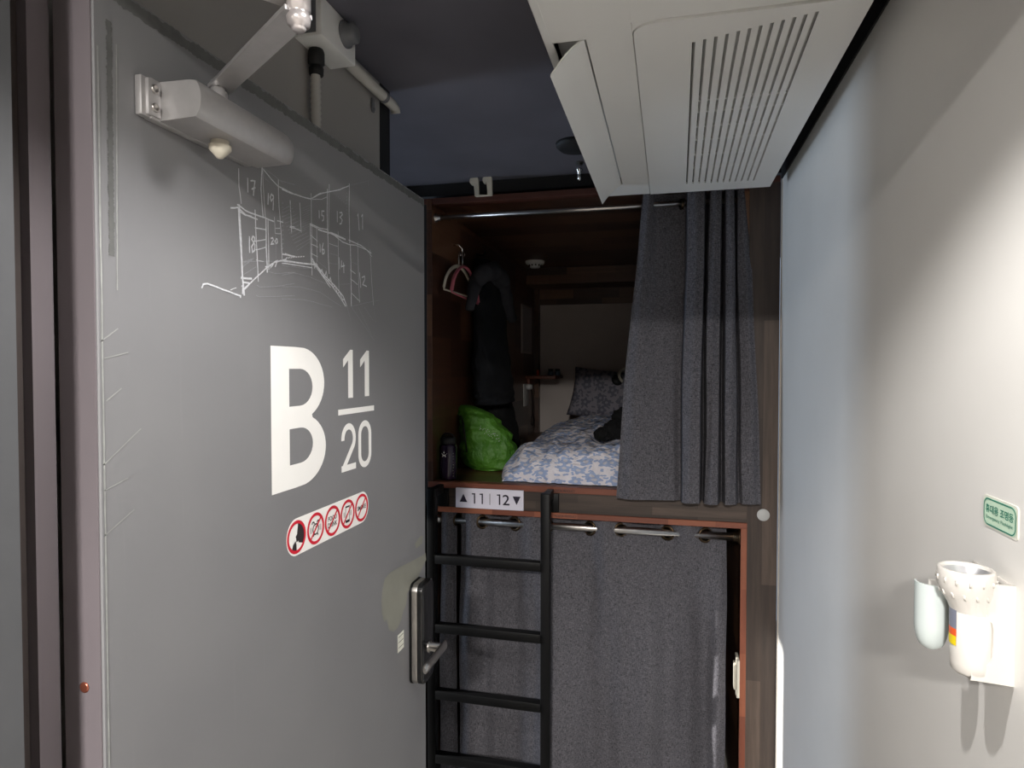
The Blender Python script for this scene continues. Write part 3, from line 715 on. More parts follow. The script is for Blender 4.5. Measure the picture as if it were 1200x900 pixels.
tube(bm, [(XL + .03, 3.93, 1.515), (XL + .025, 4.0, 1.49), (XL + .022, 4.04, 1.42), (XL + .02, 4.05, 1.33)] + [(XL + .02, 4.05 + .035 * math.sin(R(a)), 1.30 + .035 * math.cos(R(a))) for a in range(0, 700, 30)], .003, 6)
fin('charging_cable', bm, M['cableblack'], label='thin black cable coiled below the outlet in the pod corner', cat='cable')
sh = P(616, 440, X=XL)
shelf = empty('corner_shelf', (XL, 3.95, 1.58), 'small brown wooden corner shelf at the head of the bed', 'shelf')
zs = P(640, 440, Y=4.15).z
fin('shelf_board', B((XL + .001, 3.93, zs - .02), (XL + .19, 4.228, zs), .002), M['edge_x'], shelf)
fin('shelf_bracket', B((XL + .001, 3.96, zs - .055), (XL + .02, 4.20, zs - .02), .002), M['edge_x'], shelf)
proto = None
for k in range(2):
    c = Vector((XL + .125 + .045 * k, 4.13, zs + .001))
    j = empty('small_jar', c, ['left', 'right'][k] + ' one of two little dark jars on the corner shelf', 'jar', 'jars on the corner shelf')
    fin('jar_body', L([(.0001, 0), (.016, 0), (.018, .006), (.018, .022), (.014, .028), (.0001, .028)], c, (0, 0, 1), 20), plain('blue_grey_label', col(96, 112, 130), .4), j)
    fin('jar_lid', L([(.0001, .028), (.016, .028), (.016, .042), (.0001, .042)], c, (0, 0, 1), 20), M['cableblack'], j)
c = Vector((XL + .055, 4.05, zs + .001))
fin('lighter', L([(.0001, 0), (.009, 0), (.009, .03), (.006, .036), (.0001, .036)], c, n=12), M['orange'], label='tiny orange lighter standing on the corner shelf', cat='lighter')
# smoke detector
c = P(627, 306, Z=PZ - .006)
sd = empty('smoke_detector', c, 'white round smoke detector on the pod ceiling', 'smoke detector')
fin('detector_base', L([(.0001, -.018), (.052, -.018), (.056, -.008), (.056, 0), (.0001, 0)], c), M['plastic'], sd)
bm = bmesh.new(); lathe(bm, [(.0001, -.040), (.026, -.040), (.030, -.036), (.030, -.030), (.040, -.018), (.0001, -.018)], c, n=28, cap=True)
fin('sensor_head', bm, M['plastic'], sd)
bm = bmesh.new()
for k in range(10):
    a_ = R(36 * k); p = c + Vector((math.cos(a_) * .034, math.sin(a_) * .034, -.026)); box(bm, p - Vector((.004, .004, .004)), p + Vector((.004, .004, .004)))
fin('sensor_slots', bm, M['slot'], sd)

# upper curtain rod
def rod(name, y, pl, pr, r, label, ends=True):
    a = P(*pl, Y=y); b = P(*pr, Y=y); z = (a.z + b.z) / 2
    e = empty(name, (a.x, y, z), label, 'curtain rod')
    fin('pole', T([(XL if a.x < XL + .1 else a.x, y, z), (XR, y, z)], r, 16), M['steel'], e)
    bm = bmesh.new()
    lathe(bm, [(.0001, 0), (r * 2, 0), (r * 2, .004), (r * 1.3, .008), (r * 1.3, .022), (.0001, .022)], (XL if a.x < XL + .1 else a.x, y, z), (1, 0, 0), 20, True)
    fin('flange', bm, M['steel'], e)
    bm = bmesh.new(); lathe(bm, [(.0001, 0), (r * 2, 0), (r * 2, .004), (r * 1.3, .008), (r * 1.3, .022), (.0001, .022)], (XR, y, z), (-1, 0, 0), 20, True)
    fin('flange', bm, M['bronze'], e)
    return z
RY = FY + .035
zr1 = P(515, 256, Y=RY).z
zr1 = rod('upper_curtain_rod', RY, (515, 256), (800, 237.5), .009, 'thin steel curtain rod across the upper pod opening')

def curtain(name, nodes, z1, z0, yc, label, cat='curtain', rows=None, rings=(), parent=None, seed=1, hem=.0, group=None, wav=.4, fast=1):
    """nodes: (x top, y offset top, x bottom, y offset bottom) along the cloth; smooth folds between them"""
    bm = bmesh.new(); n = len(nodes) - 1; sub = 22
    def cos(t): return (1 - math.cos(math.pi * t)) / 2
    cols = []
    for i in range(n):
        for k in range(sub): cols.append((i, k / sub))
    cols.append((n - 1, 1.0))
    nr = 150; grid = []
    for r_ in range(nr + 1):
        f = r_ / nr; f = f ** 1.25; row = []
        for (i, t) in cols:
            a, b = nodes[i], nodes[i + 1]
            xt = a[0] + (b[0] - a[0]) * t; xb = a[2] + (b[2] - a[2]) * t
            yt = a[1] + (b[1] - a[1]) * cos(t); yb = a[3] + (b[3] - a[3]) * cos(t)
            g = min(1, f * fast) ** .9
            x = xt + (xb - xt) * g; y = yc + yt + (yb - yt) * g
            s = i + t
            y += (noise.noise(Vector((s * .35 + f * 1.5, f * 1.6, seed))) * .034 * wav + noise.noise(Vector((s * 1.2, f * 3, seed + 3))) * .004) * min(1, f * 3)
            x += noise.noise(Vector((s * .4, f * 2.5, seed + 9))) * .008 * min(1, f * 4)
            z = z1 - (z1 - z0) * f
            if f > .97: y -= .002 * hem
            row.append(Vector((x, y, z)))
        grid.append(row)
    vs = [[bm.verts.new(c) for c in row] for row in grid]
    for a in range(nr):
        for b in range(len(cols) - 1):
            f = (vs[a][b], vs[a][b + 1], vs[a + 1][b + 1], vs[a + 1][b])
            c = sum((v.co for v in f), Vector()) / 4
            if any((c - h).length < .0235 for h in rings): continue
            bm.faces.new(f)
    bmesh.ops.recalc_face_normals(bm, faces=bm.faces[:])
    return bm

def X_(px, y): return P(px, 400, Y=y).x
# upper curtain: bunched to the right, its foot hanging out over the deck edge
F, Bk = -.022, .022
un = [(753, -.012, 722, -.010), (761, F, 738, -.022), (770, .014, 772, -.012), (787, .028, 788, -.002), (802, .022, 796, .016), (806, -.022, 800, -.030), (815, -.030, 810, -.038), (824, -.022, 820, -.030), (828, .045, 823.5, .034), (832, -.022, 827, -.032), (838, -.030, 834, -.040), (844, -.024, 842, -.032),
      (846.5, .034, 846.5, .034), (849, -.024, 851, -.032), (853.5, -.030, 858, -.040), (858, -.024, 865, -.030), (860.5, .024, 868.5, .010), (863, -.022, 872, -.010), (869, -.026, 882, -.014), (875, -.004, 893, -.004)]
nodes = [(X_(a, RY + b), b, X_(c, FY - .045 + d), d - (RY - (FY - .045))) for a, b, c, d in un]
zb = P(800, 587, Y=FY - .05).z
uc = empty('upper_curtain', (nodes[0][0], RY, zb), 'short grey curtain bunched at the right of the upper pod opening', 'curtain')
fin('curtain_cloth', curtain('c', nodes, zr1 + .04, zb, RY, '', seed=2, hem=1, rings=[]), M['curtain'], uc, smooth=80)
bm = bmesh.new()
xg = X_(797, RY)
for k in (0, 1): lathe(bm, [(.013, -.002), (.019, -.002), (.019, .002), (.013, .002), (.013, -.002)], (xg + k * .004, RY, zr1 - .002), (1, .3, 0), 20, False)
fin('grommet', bm, M['bronze'], uc)

# lower curtains
RY2 = FY + .035
zr2 = rod('lower_curtain_rod', RY2, (520, 609.5), (845, 629), .0138, 'thick steel curtain rod across the lower pod opening')
zr2 = P(756, 623.5, Y=RY2 - .01).z
for o_ in bpy.data.objects:
    if o_.name == 'lower_curtain_rod': o_.location.z = zr2
def nod(lst): return [(X_(a, RY2 + b), b, X_(c, RY2 + d * .8), d * .8) for a, b, c, d in lst]
A_ = .030
ln = nod([(541, -.006, 538, -.004), (552, -A_, 550, -.030), (566, 0, 566, -.004), (584, A_, 582, .045), (603, 0, 602, .040), (623, -A_, 624, .0), (643, 0, 644, -.052), (667, A_, 668, -.030), (691, 0, 692, .008),
           (709, -A_, 712, -.012), (729, 0, 732, -.034), (756, A_, 760, -.046), (783, 0, 786, .020), (806, -A_, 808, .046), (829, 0, 830, .004), (846, .018, 844, -.026), (853, .020, 853, -.010)])
holes = [Vector((ln[i][0], RY2, zr2)) for i in (2, 4, 6, 8, 10, 12, 14)]
lc = empty('lower_curtain', (ln[0][0], RY2, .04), 'wide grey curtain drawn across the lower pod opening behind the ladder', 'curtain')
fin('curtain_cloth', curtain('c', ln, zl0 - .003, .04, RY2, '', seed=5, rings=holes, wav=1.1, fast=2.6), M['curtain'], lc, smooth=80)
for i in (2, 4, 6, 8, 10, 12, 14):
    d = Vector((ln[i + 1][0] - ln[i - 1][0], ln[i + 1][1] - ln[i - 1][1], 0)).normalized(); nrm = Vector((-d.y, d.x, 0)); 
    bm = bmesh.new(); lathe(bm, [(.0200, -.0015), (.0230, -.0035), (.0285, -.0015), (.0285, .0015), (.0230, .0035), (.0200, .0015), (.0200, -.0015)], Vector((ln[i][0], RY2, zr2)), nrm, 28, False)
    fin('grommet', bm, M['bronze'], lc)
l2 = nod([(517, -.020, 514, -.020), (523, -.028, 521, -.024), (530, -.018, 529, -.012), (535.5, .004, 535, .006)])
c2 = empty('lower_curtain', (l2[0][0], RY2, .04), 'narrow strip of grey curtain at the left behind the ladder', 'curtain')
fin('curtain_cloth', curtain('c', l2, zl0 - .003, .04, RY2, '', seed=8), M['curtain'], c2, smooth=80)
bm = bmesh.new(); lathe(bm, [(.0150, -.0015), (.0175, -.003), (.0225, -.0015), (.0225, .0015), (.0175, .003), (.0150, .0015), (.0150, -.0015)], (l2[3][0], RY2, zr2), (1, -.4, 0), 28, False)
fin('grommet', bm, M['bronze'], c2)
# switch plate on the lower pod's right side
a = P(864, 762, X=XR); b = P(864, 806, X=XR)
sp = empty('switch_plate', (XR, FY + .09, b.z), 'cream switch plate on the dark side wall inside the lower pod', 'switch')
ys = P(867, 785, X=XR).y
fin('plate', B((XR - .010, ys + .0, b.z), (XR, ys + .07, a.z), .002), M['hookcream'], sp)
fin('rocker', B((XR - .018, ys + .012, b.z + .022), (XR - .010, ys + .055, a.z - .022), .003), M['hookcream'], sp)

# number sign on the fascia
SP = Plane((0, FY - .014, 0), (1, 0, 0), (0, 0, 1)); SP.n = Vector((0, -1, 0))
a = P(534, 571.5, Y=FY - .014); b = P(613.3, 597, Y=FY - .014)
sx0, sx1 = a.x, b.x; sz1 = P(534, 571.5, Y=FY - .014).z; sz0 = P(534, 594.5, Y=FY - .014).z
sg = empty('bunk_number_sign', ((sx0 + sx1) / 2, FY, sz0), 'white bunk number sign with black arrows on the deck edge, reading 11 and 12', 'sign')
fin('sign_board', B((sx0, FY - .014, sz0), (sx1, FY - .0045, sz1), .0006, 1), M['signwhite'], sg)
sw_, sh_ = sx1 - sx0, sz1 - sz0
fin('up_arrow', shape(SP, [[(sx0 + sw_ * .06, sz0 + sh_ * .30), (sx0 + sw_ * .175, sz0 + sh_ * .30), (sx0 + sw_ * .1175, sz0 + sh_ * .72)]], .0008), M['inkblue'], sg, smooth=0)
fin('down_arrow', shape(SP, [[(sx0 + sw_ * .845, sz0 + sh_ * .70), (sx0 + sw_ * .96, sz0 + sh_ * .70), (sx0 + sw_ * .9025, sz0 + sh_ * .28)]], .0008), M['inkblue'], sg, smooth=0)
fin('numeral', text(SP, '2', sx0 + sw_ * .70, sz0 + sh_ * .24, sw_ * .10, sh_ * .52, .0008, .008), M['inkblue'], sg, smooth=0, label='black numeral 2')
bm = bmesh.new(); ribbon(bm, SP, [(sx0 + sw_ * .512, sz0 + sh_ * .22), (sx0 + sw_ * .512, sz0 + sh_ * .78)], .0022, .0008)
fin('dividing_line', bm, M['inkblue'], sg, smooth=0)
for u in (.285, .40, .655):
    bm = bmesh.new(); ribbon(bm, SP, [(sx0 + sw_ * (u - .04), sz0 + sh_ * .73), (sx0 + sw_ * u, sz0 + sh_ * .73)], .0045, .0008); ribbon(bm, SP, [(sx0 + sw_ * u, sz0 + sh_ * .77), (sx0 + sw_ * u, sz0 + sh_ * .24)], .0052, .0009)
    fin('numeral', bm, M['inkblue'], sg, smooth=0, label='black numeral 1')

# ladder
LY = 2.20
lx = [P(507, 700, Y=LY).x, P(639.5, 700, Y=LY).x]
ld = empty('bunk_ladder', ((lx[0] + lx[1]) / 2, LY, 0), 'black metal ladder fixed to the bunk front under the number sign', 'ladder')
zt = P(640, 578, Y=LY).z
for x in lx:
    fin('stile', B((x - .0165, LY - .016, 0), (x + .0165, LY + .016, zt), .003), M['blackmetal'], ld)
    fin('wall_bracket', join(B((x - .030, FY - .010, zl1 + .003), (x + .030, FY + .004, DK - .024), .002), B((x - .012, LY + .010, zt - .035), (x + .012, FY - .008, zt - .002), .002)), M['blackmetal'], ld)
for py in (659, 741, 820, 896, 975, 1050):
    z = P(575, py, Y=LY).z
    fin('rung', B((lx[0] + .015, LY - .018, z - .016), (lx[1] - .015, LY + .018, z + .016), .003), M['blackmetal'], ld)

# white hooks on top of the bunk
q = P(565, 229, Y=FY)
def hq(u, v): p = P(540 + u / 22.5, 195 + v / 22.5, Y=FY - .004); return (p.x, p.z)
HP = Plane((0, FY - .004, 0), (1, 0, 0), (0, 0, 1)); HP.n = Vector((0, -1, 0))
hk = shape(HP, [[hq(*q_) for q_ in ((385, 795), (372, 640), (355, 500), (352, 470), (318, 505), (290, 495), (252, 440), (248, 375), (275, 310), (330, 268), (400, 262), (445, 290), (470, 340), (480, 480), (488, 762), (720, 762), (712, 640), (698, 500), (692, 425), (655, 470), (620, 455), (590, 400), (588, 340), (620, 285), (680, 235), (745, 222), (790, 250), (822, 310), (828, 480), (830, 775), (400, 806))]], -.006, .007)
bmesh.ops.recalc_face_normals(hk, faces=hk.faces[:])
fin('double_hook', hk, M['hookcream'], label='cream plastic double hook clipped on the top board of the pod', cat='hook')

# ------------------------------------------------------------------ bedding and belongings
rnd = random.Random(2)
MX0, MX1 = -.665, XR - .003; MY0, MY1 = FY + .045, 4.22
def duvet_mesh():
    bm = bmesh.new(); nx, ny = 120, 200; V = []
    for j in range(ny + 1):
        row = []
        for i in range(nx + 1):
            s, t = i / nx, j / ny
            # rounded cross section
            prof = 1 - (abs(2 * s - 1)) ** 7; fr = min(1, t / .07); fr = math.sqrt(max(0, 1 - (1 - fr) ** 2)); bk = 1
            hgt = .130 + .02 * math.sin(s * 2.5) + .03 * t
            lump = noise.noise(Vector((s * 2.2, t * 4.5, 1))) * .030 + noise.noise(Vector((s * 5, t * 9, 4))) * .016
            fold = abs(noise.noise(Vector((s * 7 + t * 3, t * 5 - s * 4, 7)))) * .045 + abs(noise.noise(Vector((s * 14 - t * 8, t * 18, 9)))) * .024 + abs(noise.noise(Vector((s * 30 + t * 10, t * 34, 2)))) * .008
            h = (hgt + lump - fold) * max(0, prof) ** .6 * fr
            x = MX0 + (MX1 - MX0) * s; y = MY0 + (MY1 - MY0) * t
            edge = (1 - fr)
            y += noise.noise(Vector((s * 6, 0, 3))) * .022 * (1 - t) ** 6 + abs(noise.noise(Vector((s * 22 + h * 6, h * 8, 5)))) * .030 * min(1, edge * 2)
            wob = noise.noise(Vector((t * 8, 2, 3))) * .03 + noise.noise(Vector((t * 20, h * 9, 3))) * .012
            x += wob * (1 - s) ** 5 + (.10 * (1 - min(1, t / .10)) ** 2) * (1 - s) ** 3 * .5
            row.append(bm.verts.new((x, y, DK + .004 + max(0, h))))
        V.append(row)
    for j in range(ny):
        for i in range(nx): bm.faces.new((V[j][i], V[j][i + 1], V[j + 1][i + 1], V[j + 1][i]))
    # closed underside
    b = [bm.verts.new((v.co.x, v.co.y, DK + .002)) for v in (V[0][0], V[0][nx], V[ny][nx], V[ny][0])]
    return bm
bm = duvet_mesh(); DB = BVHTree.FromBMesh(bm)
fin('duvet', bm, M['duvet'], label='white duvet with blue flower print rumpled over the mattress', cat='duvet', smooth=80,
    uv=lambda c: (c.x * 1.0, c.y * .9 + c.z * 1.4))
def pillow_mesh(c, w, h, d, tilt, yaw):
    bm = bmesh.new(); nx, ny = 40, 30; rot = Matrix.Rotation(yaw, 4, 'Z') @ Matrix.Rotation(R(5), 4, 'Y') @ Matrix.Rotation(tilt, 4, 'X'); S = {}
    for side in (1, -1):
        for j in range(ny + 1):
            for i in range(nx + 1):
                s, t = i / nx * 2 - 1, j / ny * 2 - 1
                if side == -1 and (i in (0, nx) or j in (0, ny)): S[(side, i, j)] = S[(1, i, j)]; continue
                th = ((1 - s ** 4) * (1 - t ** 4)) ** .55 * d / 2 * side
                th += noise.noise(Vector((s * 2, t * 2, side))) * .012 * (1 - s ** 2) * (1 - t ** 2) + abs(noise.noise(Vector((s * 5, t * 5, 4)))) * .006 * side * (1 - s ** 4) * (1 - t ** 4)
                px = s * w / 2 * (1 - .05 * (1 - t * t)); pz = t * h / 2 * (1 - .07 * (1 - s * s))
                S[(side, i, j)] = bm.verts.new(Vector(c) + rot @ Vector((px, -th, pz)))
    for side in (1, -1):
        for j in range(ny):
            for i in range(nx):
                f = (S[(side, i, j)], S[(side, i + 1, j)], S[(side, i + 1, j + 1)], S[(side, i, j + 1)])
                bm.faces.new(f if side == 1 else f[::-1])
    return bm
pc = (-.29, 4.02, 1.468)
fin('pillow', pillow_mesh(pc, .64, .33, .13, R(-24), R(-5)), M['pillow'], label='grey flowered pillow propped against the end wall of the pod', cat='pillow', smooth=80,
    uv=lambda c: (c.x, c.z))

def lump_mesh(parts, seed=1, amp=.25, sub=4):
    bm = bmesh.new()
    for (c, r) in parts:
        r = Vector(r) if isinstance(r, (tuple, list)) else Vector((r, r, r))
        q = bmesh.ops.create_icosphere(bm, subdivisions=sub, radius=1)
        for v in q['verts']:
            n_ = v.co.normalized(); k = 1 + amp * noise.noise(n_ * 2.2 + Vector((seed, c[0] * 9, 0))) + amp * .5 * noise.noise(n_ * 5 + Vector((0, seed, c[1] * 5)))
            v.co = Vector(c) + Vector((n_.x * r.x, n_.y * r.y, n_.z * r.z)) * k
    return bm
# black garment on the duvet
def on_duvet(px, py):
    d = (P(px, py, Y=2.3) - CAM).normalized(); h = DB.ray_cast(CAM, d); return h[0]
g0 = on_duvet(722, 515)
gp = [(g0 + Vector(o_), r_) for o_, r_ in (((-.055, .01, .018), .032), ((-.005, .02, .035), .045), ((.05, .03, .05), .055), ((.03, .06, .085), .045), ((.10, .04, .05), .05))]
fin('crumpled_black_garment', lump_mesh([(c, (r_ * 1.15, r_, r_ * .9)) for c, r_ in gp], 3), M['blackcloth'], label='crumpled black garment lying on the duvet next to the curtain', cat='clothing', smooth=80)
# headphones at the top of the pillow
c = P(733, 440, Y=3.98)
hp = empty('headphones', (c.x, 3.98, c.z - .04), 'cream and black headphones resting on top of the pillow by the curtain', 'headphones')
fin('headband', T([(c.x + .005 + .045 * math.cos(R(a)), 3.98 + .01 * math.sin(R(a)), c.z + .045 * math.sin(R(a))) for a in range(-60, 241, 15)], .011, 10), M['hookcream'], hp)
fin('ear_cup', L([(.0001, -.014), (.030, -.014), (.036, 0), (.030, .014), (.0001, .014)], (c.x - .05, 3.975, c.z - .028), (.4, -1, .5), 20), M['cableblack'], hp)
fin('ear_cup', L([(.0001, -.014), (.022, -.014), (.026, 0), (.022, .014), (.0001, .014)], (c.x + .045, 3.975, c.z - .0), (1, -.4, .2), 20), M['cableblack'], hp)

# green drawstring bag: slumped loft
def loft(secs, n=48, amp=.1, seed=1, lift=None):
    bm = bmesh.new(); rings = []
    for k, (c, rx, ry) in enumerate(secs):
        ring = []
        for j in range(n):
            a = 2 * math.pi * j / n; d = Vector((math.cos(a), math.sin(a), 0))
            f = 1 + amp * noise.noise(Vector((d.x * 1.6, d.y * 1.6, k * .28 + seed))) + amp * .6 * noise.noise(Vector((d.x * 5, d.y * 5, k * .35 + seed)))
            ring.append(bm.verts.new(Vector(c) + Vector((d.x * rx * f, d.y * ry * f, noise.noise(Vector((a, k, seed))) * .0))))
        rings.append(ring)
    for A, C in zip(rings, rings[1:]):
        for j in range(n): bm.faces.new((A[j], A[(j + 1) % n], C[(j + 1) % n], C[j]))
    bm.faces.new(rings[0][::-1]); bm.faces.new(rings[-1]); return bm
def smooth_secs(ctrl, m=40):
    out = []
    for i in range(m + 1):
        t = i / m * (len(ctrl) - 1); k = min(int(t), len(ctrl) - 2); s = t - k; s = s * s * (3 - 2 * s) if False else s
        a, b = ctrl[k], ctrl[k + 1]
        out.append((Vector(a[0]).lerp(Vector(b[0]), s), a[1] + (b[1] - a[1]) * s, a[2] + (b[2] - a[2]) * s))
    return out
YBG = 2.60
def bp(px, py): p = P(px, py, Y=YBG); return p
ctrl = []
for (pl, prr, py) in ((557, 590, 556), (547, 602, 546), (541, 604, 534), (536, 597, 518), (534, 586, 504), (534, 577, 493), (535, 569, 485), (538, 560, 479), (541, 548, 475)):
    a = bp(pl - 2.5, py); b = bp(prr + 1, py); ctrl.append((((a.x + b.x) / 2, YBG + .02, a.z), (b.x - a.x) / 2, min(.075, (b.x - a.x) / 2 * .8)))
zmin = ctrl[0][0][2]; ctrl = [((max(c[0], -.878 + rx * 1.02), c[1], max(c[2], DK + .004) if i else DK + .004), rx, ry) for i, (c, rx, ry) in enumerate(ctrl)]
bmB = loft(smooth_secs(ctrl, 44), 60, .16, 3)
bvh = BVHTree.FromBMesh(bmB)
bagE = empty('drawstring_bag', (ctrl[1][0][0], YBG, DK + .002), 'bright green nylon drawstring bag slumped beside the duvet', 'bag')
fin('bag_body', bmB, M['bag'], bagE, smooth=60)
def on_bag(px, py, out=.003):
    p = P(px, py, Y=2.3); d = (p - CAM).normalized(); h = bvh.ray_cast(p, d)
    return h[0] - d * out if h[0] else None
for k, pts in enumerate(([(537, 487), (541, 489), (543, 500), (543, 515), (543, 530), (545, 545)], [(540, 487), (543, 495), (545, 512), (547, 530), (550, 548)])):
    q = [on_bag(*p) for p in pts]; q = [p for p in q if p]
    if len(q) > 2: fin('drawstring', T(q, .0032, 8), M['cableblack'], bagE, label='black cord down the bag front')
bm = bmesh.new()
for k in range(26):
    x = 562 + (k % 13) * 1.9 + rnd.uniform(-.8, .8); y = 500 + (k % 13) * 1.0 + (k // 13) * 3.2 + rnd.uniform(-2, 2)
    p = on_bag(x, y, .0008)
    if p: lathe(bm, [(.0001, -.0012), (.0016, 0), (.0001, .0012)], p, (0, 1, 0), 8, True)
fin('printed_dots', bm, M['signwhite'], bagE, smooth=0, label='small white dots printed on the bag')

# bottle
c = P(522, 561, Z=DK + .002); c.x = max(c.x, XL + .042)
bt = empty('water_bottle', c, 'dark violet water bottle with a white star at the left end of the deck', 'bottle')
rb = .034
fin('bottle_body', L([(.0001, 0), (rb * .92, 0), (rb, .006), (rb, .128), (rb * .8, .138), (.0001, .138)], c, n=40), M['bottle'], bt)
bm = bmesh.new(); lathe(bm, [(.0001, .138), (rb * .88, .138), (rb * .88, .160), (rb * .8, .164), (.0001, .164)], c, n=32, cap=True)
tube(bm, [c + Vector((.024 * math.cos(R(a)), 0, .160 + .024 * math.sin(R(a)) * .75)) for a in range(0, 181, 15)], .0045, 8)
fin('bottle_lid', bm, M['cableblack'], bt)
import math as _m
star = []
for k in range(10):
    a = R(90 + 36 * k); r_ = .014 if k % 2 == 0 else .006; star.append((r_ * math.cos(a), r_ * math.sin(a)))
def cylmap(u, v, h=0):
    th = -R(98) + u / rb; return Vector((c.x + (rb + .0006) * math.cos(th), c.y + (rb + .0006) * math.sin(th), c.z + .100 + v))
class CM_: 
    def __call__(s, u, v, h=0): return cylmap(u, v, h)
fin('star', shape(CM_(), [star]), M['letter'], bt, smooth=0, label='white star')
bm = bmesh.new()
for k in range(9):
    p = cylmap(rb * R(62), -.085 + k * .011); box(bm, p - Vector((.0012, .0012, .0012)), p + Vector((.0012, .0012, .0012)))
fin('volume_marks', bm, M['cream'], bt, smooth=0)

# coat on the left side wall
def side(px, py, X): return P(px, py, X=X)
cc = []
for (y0_, y1_, x1_, z) in ((2.78, 2.98, -.80, 2.135), (2.74, 3.02, -.765, 2.06), (2.71, 3.04, -.75, 1.95), (2.69, 3.06, -.745, 1.80), (2.68, 3.10, -.735, 1.65), (2.68, 3.14, -.725, 1.53), (2.69, 3.17, -.72, 1.475)):
    cc.append((((XL + .004 + x1_) / 2, (y0_ + y1_) / 2, z), (x1_ - XL - .004) / 2 * .95, (y1_ - y0_) / 2))
ct = empty('hanging_coat', ((XL + .07), 2.9, 1.47), 'long navy-black coat with a grey hood hanging on the pod side wall', 'coat')
bm = loft(smooth_secs(cc, 40), 64, .14, 6)
for v in bm.verts: v.co.x = max(v.co.x, XL + .002)
fin('coat_body', bm, M['coat'], ct, smooth=60)
hs = [(551, 362, .018), (553, 345, .028), (558, 330, .034), (567, 320, .038), (579, 317, .040), (587, 330, .044), (590, 348, .042), (594, 362, .034), (600, 376, .024)]
pts = []; rs = []
for px, py, r_ in hs: pts.append(P(px, py, X=-.755 if px > 560 else -.80)); rs.append(r_)
q = []; qr = []
for i in range(len(pts) - 1):
    for k in range(6): s = k / 6; q.append(pts[i].lerp(pts[i + 1], s)); qr.append(rs[i] + (rs[i + 1] - rs[i]) * s)
bm = T(q, qr, 20)
for v in bm.verts: v.co += Vector((1, .4, .5)) * noise.noise(v.co * 14) * .012; v.co.x = max(v.co.x, XL + .002)
fin('coat_hood', bm, M['hood'], ct, smooth=60, label='dark grey fleece hood')
fin('coat_hook', T([(XL, 2.88, 2.17), (XL + .03, 2.88, 2.165), (XL + .045, 2.88, 2.18)], .005, 8), M['blackmetal'], ct)
# black trousers under the coat
tr = []
for (y0_, y1_, x1_, z) in ((2.86, 3.14, -.76, 1.50), (2.87, 3.17, -.74, 1.42), (2.90, 3.19, -.735, 1.33), (2.90, 3.20, -.72, 1.26), (2.88, 3.22, -.70, 1.212)):
    tr.append((((XL + .004 + x1_) / 2, (y0_ + y1_) / 2, z), (x1_ - XL) / 2, (y1_ - y0_) / 2))
bm = loft(smooth_secs(tr, 20), 48, .22, 12)
for v in bm.verts: v.co.x = max(v.co.x, XL + .003)
fin('folded_black_clothes', bm, M['blackcloth'], label='heap of black clothes on the deck under the hanging coat', cat='clothing', smooth=60)
# hangers
def hanger(top, a, b, mat, label, w=.008):
    h = empty('clothes_hanger', top, label, 'hanger', 'hangers by the pod opening')
    top, a, b = Vector(top), Vector(a), Vector(b)
    arcp = []
    for i in range(17):
        t = i / 16; p = a.lerp(b, t); z0 = a.z + (b.z - a.z) * t; p.z = z0 + (top.z - .03 - (a.z + b.z) / 2) * math.sin(math.pi * t) ** .62; arcp.append(p)
    fin('shoulder_arc', T(arcp, w, 10, ell=(.6, 1)), mat, h)
    fin('cross_bar', T([a, a + Vector((0, .004, -.008)), b + Vector((0, -.004, -.008)), b], w * .45, 8), mat, h)
    fin('wire_hook', T([top + Vector((0, 0, -.03)), top] + [top + Vector((0, .015 - .015 * math.cos(R(k)), .018 + .015 * math.sin(R(k)))) for k in range(0, 200, 25)], .0022, 8), M['chrome'], h)
tp = P(537.5, 304, X=-.855)
hanger((tp.x, tp.y, tp.z - .0), (-.862, 2.385, tp.z - .135), (-.845, tp.y * 2 - 2.385, tp.z - .135), M['hookcream'], 'cream plastic clothes hanger behind the pink one')
hanger((tp.x + .02, tp.y - .01, tp.z - .004), (-.835, 2.40, tp.z - .145), (-.815, tp.y * 2 - 2.40, tp.z - .165), M['pink'], 'pink plastic clothes hanger at the left of the coat')
bm = bmesh.new(); tube(bm, [(XL, tp.y, tp.z + .06), (tp.x, tp.y, tp.z + .06), (tp.x + .012, tp.y + .012, tp.z + .045), (tp.x + .012, tp.y + .012, tp.z + .022), (tp.x, tp.y + .008, tp.z + .014)], .003, 8)
fin('wall_hook', bm, M['chrome'], label='small wire hook on the pod side wall above the hangers', cat='hook')

# ================================================================== CEILING AIR CONDITIONER
AZ = 2.222
ax0 = P(703, 228, Z=AZ).x; ax1 = P(905, 215, Z=AZ).x; ay1 = P(810, 224, Z=AZ).y; ay0 = .90
ax0 = -.222
AC = empty('air_conditioner', ((ax0 + ax1) / 2, (ay0 + ay1) / 2, AZ), 'white ceiling cassette air conditioner with louvred grille and open flap', 'air conditioner')
th = .030
# panel: frame with the outlet opening at its left
ox0, ox1 = ax0 + .018, P(688, 52, Z=AZ).x + .0; oy0, oy1 = P(660, 50, Z=AZ).y, P(735, 216, Z=AZ).y
# the inner access panel corner
gx0 = P(752, 130, Z=AZ).x; gy0 = P(790, 22, Z=AZ).y
bm = bmesh.new()
box(bm, (ax0, ay0, AZ), (ax0 + .016, ay1, AZ + th), .002, 1)
box(bm, (ox1, ay0, AZ), (gx0 - .0015, ay1, AZ + th), .001, 1)
box(bm, (ax0 + .014, ay0, AZ), (ox1 + .002, oy0, AZ + th), .001, 1)
box(bm, (ax0 + .014, oy1, AZ), (ox1 + .002, ay1, AZ + th), .001, 1)
box(bm, (gx0 - .003, ay0, AZ), (ax1, gy0 - .0035, AZ + th), .001, 1)
fin('panel_frame', bm, M['plastic'], AC, smooth=0)
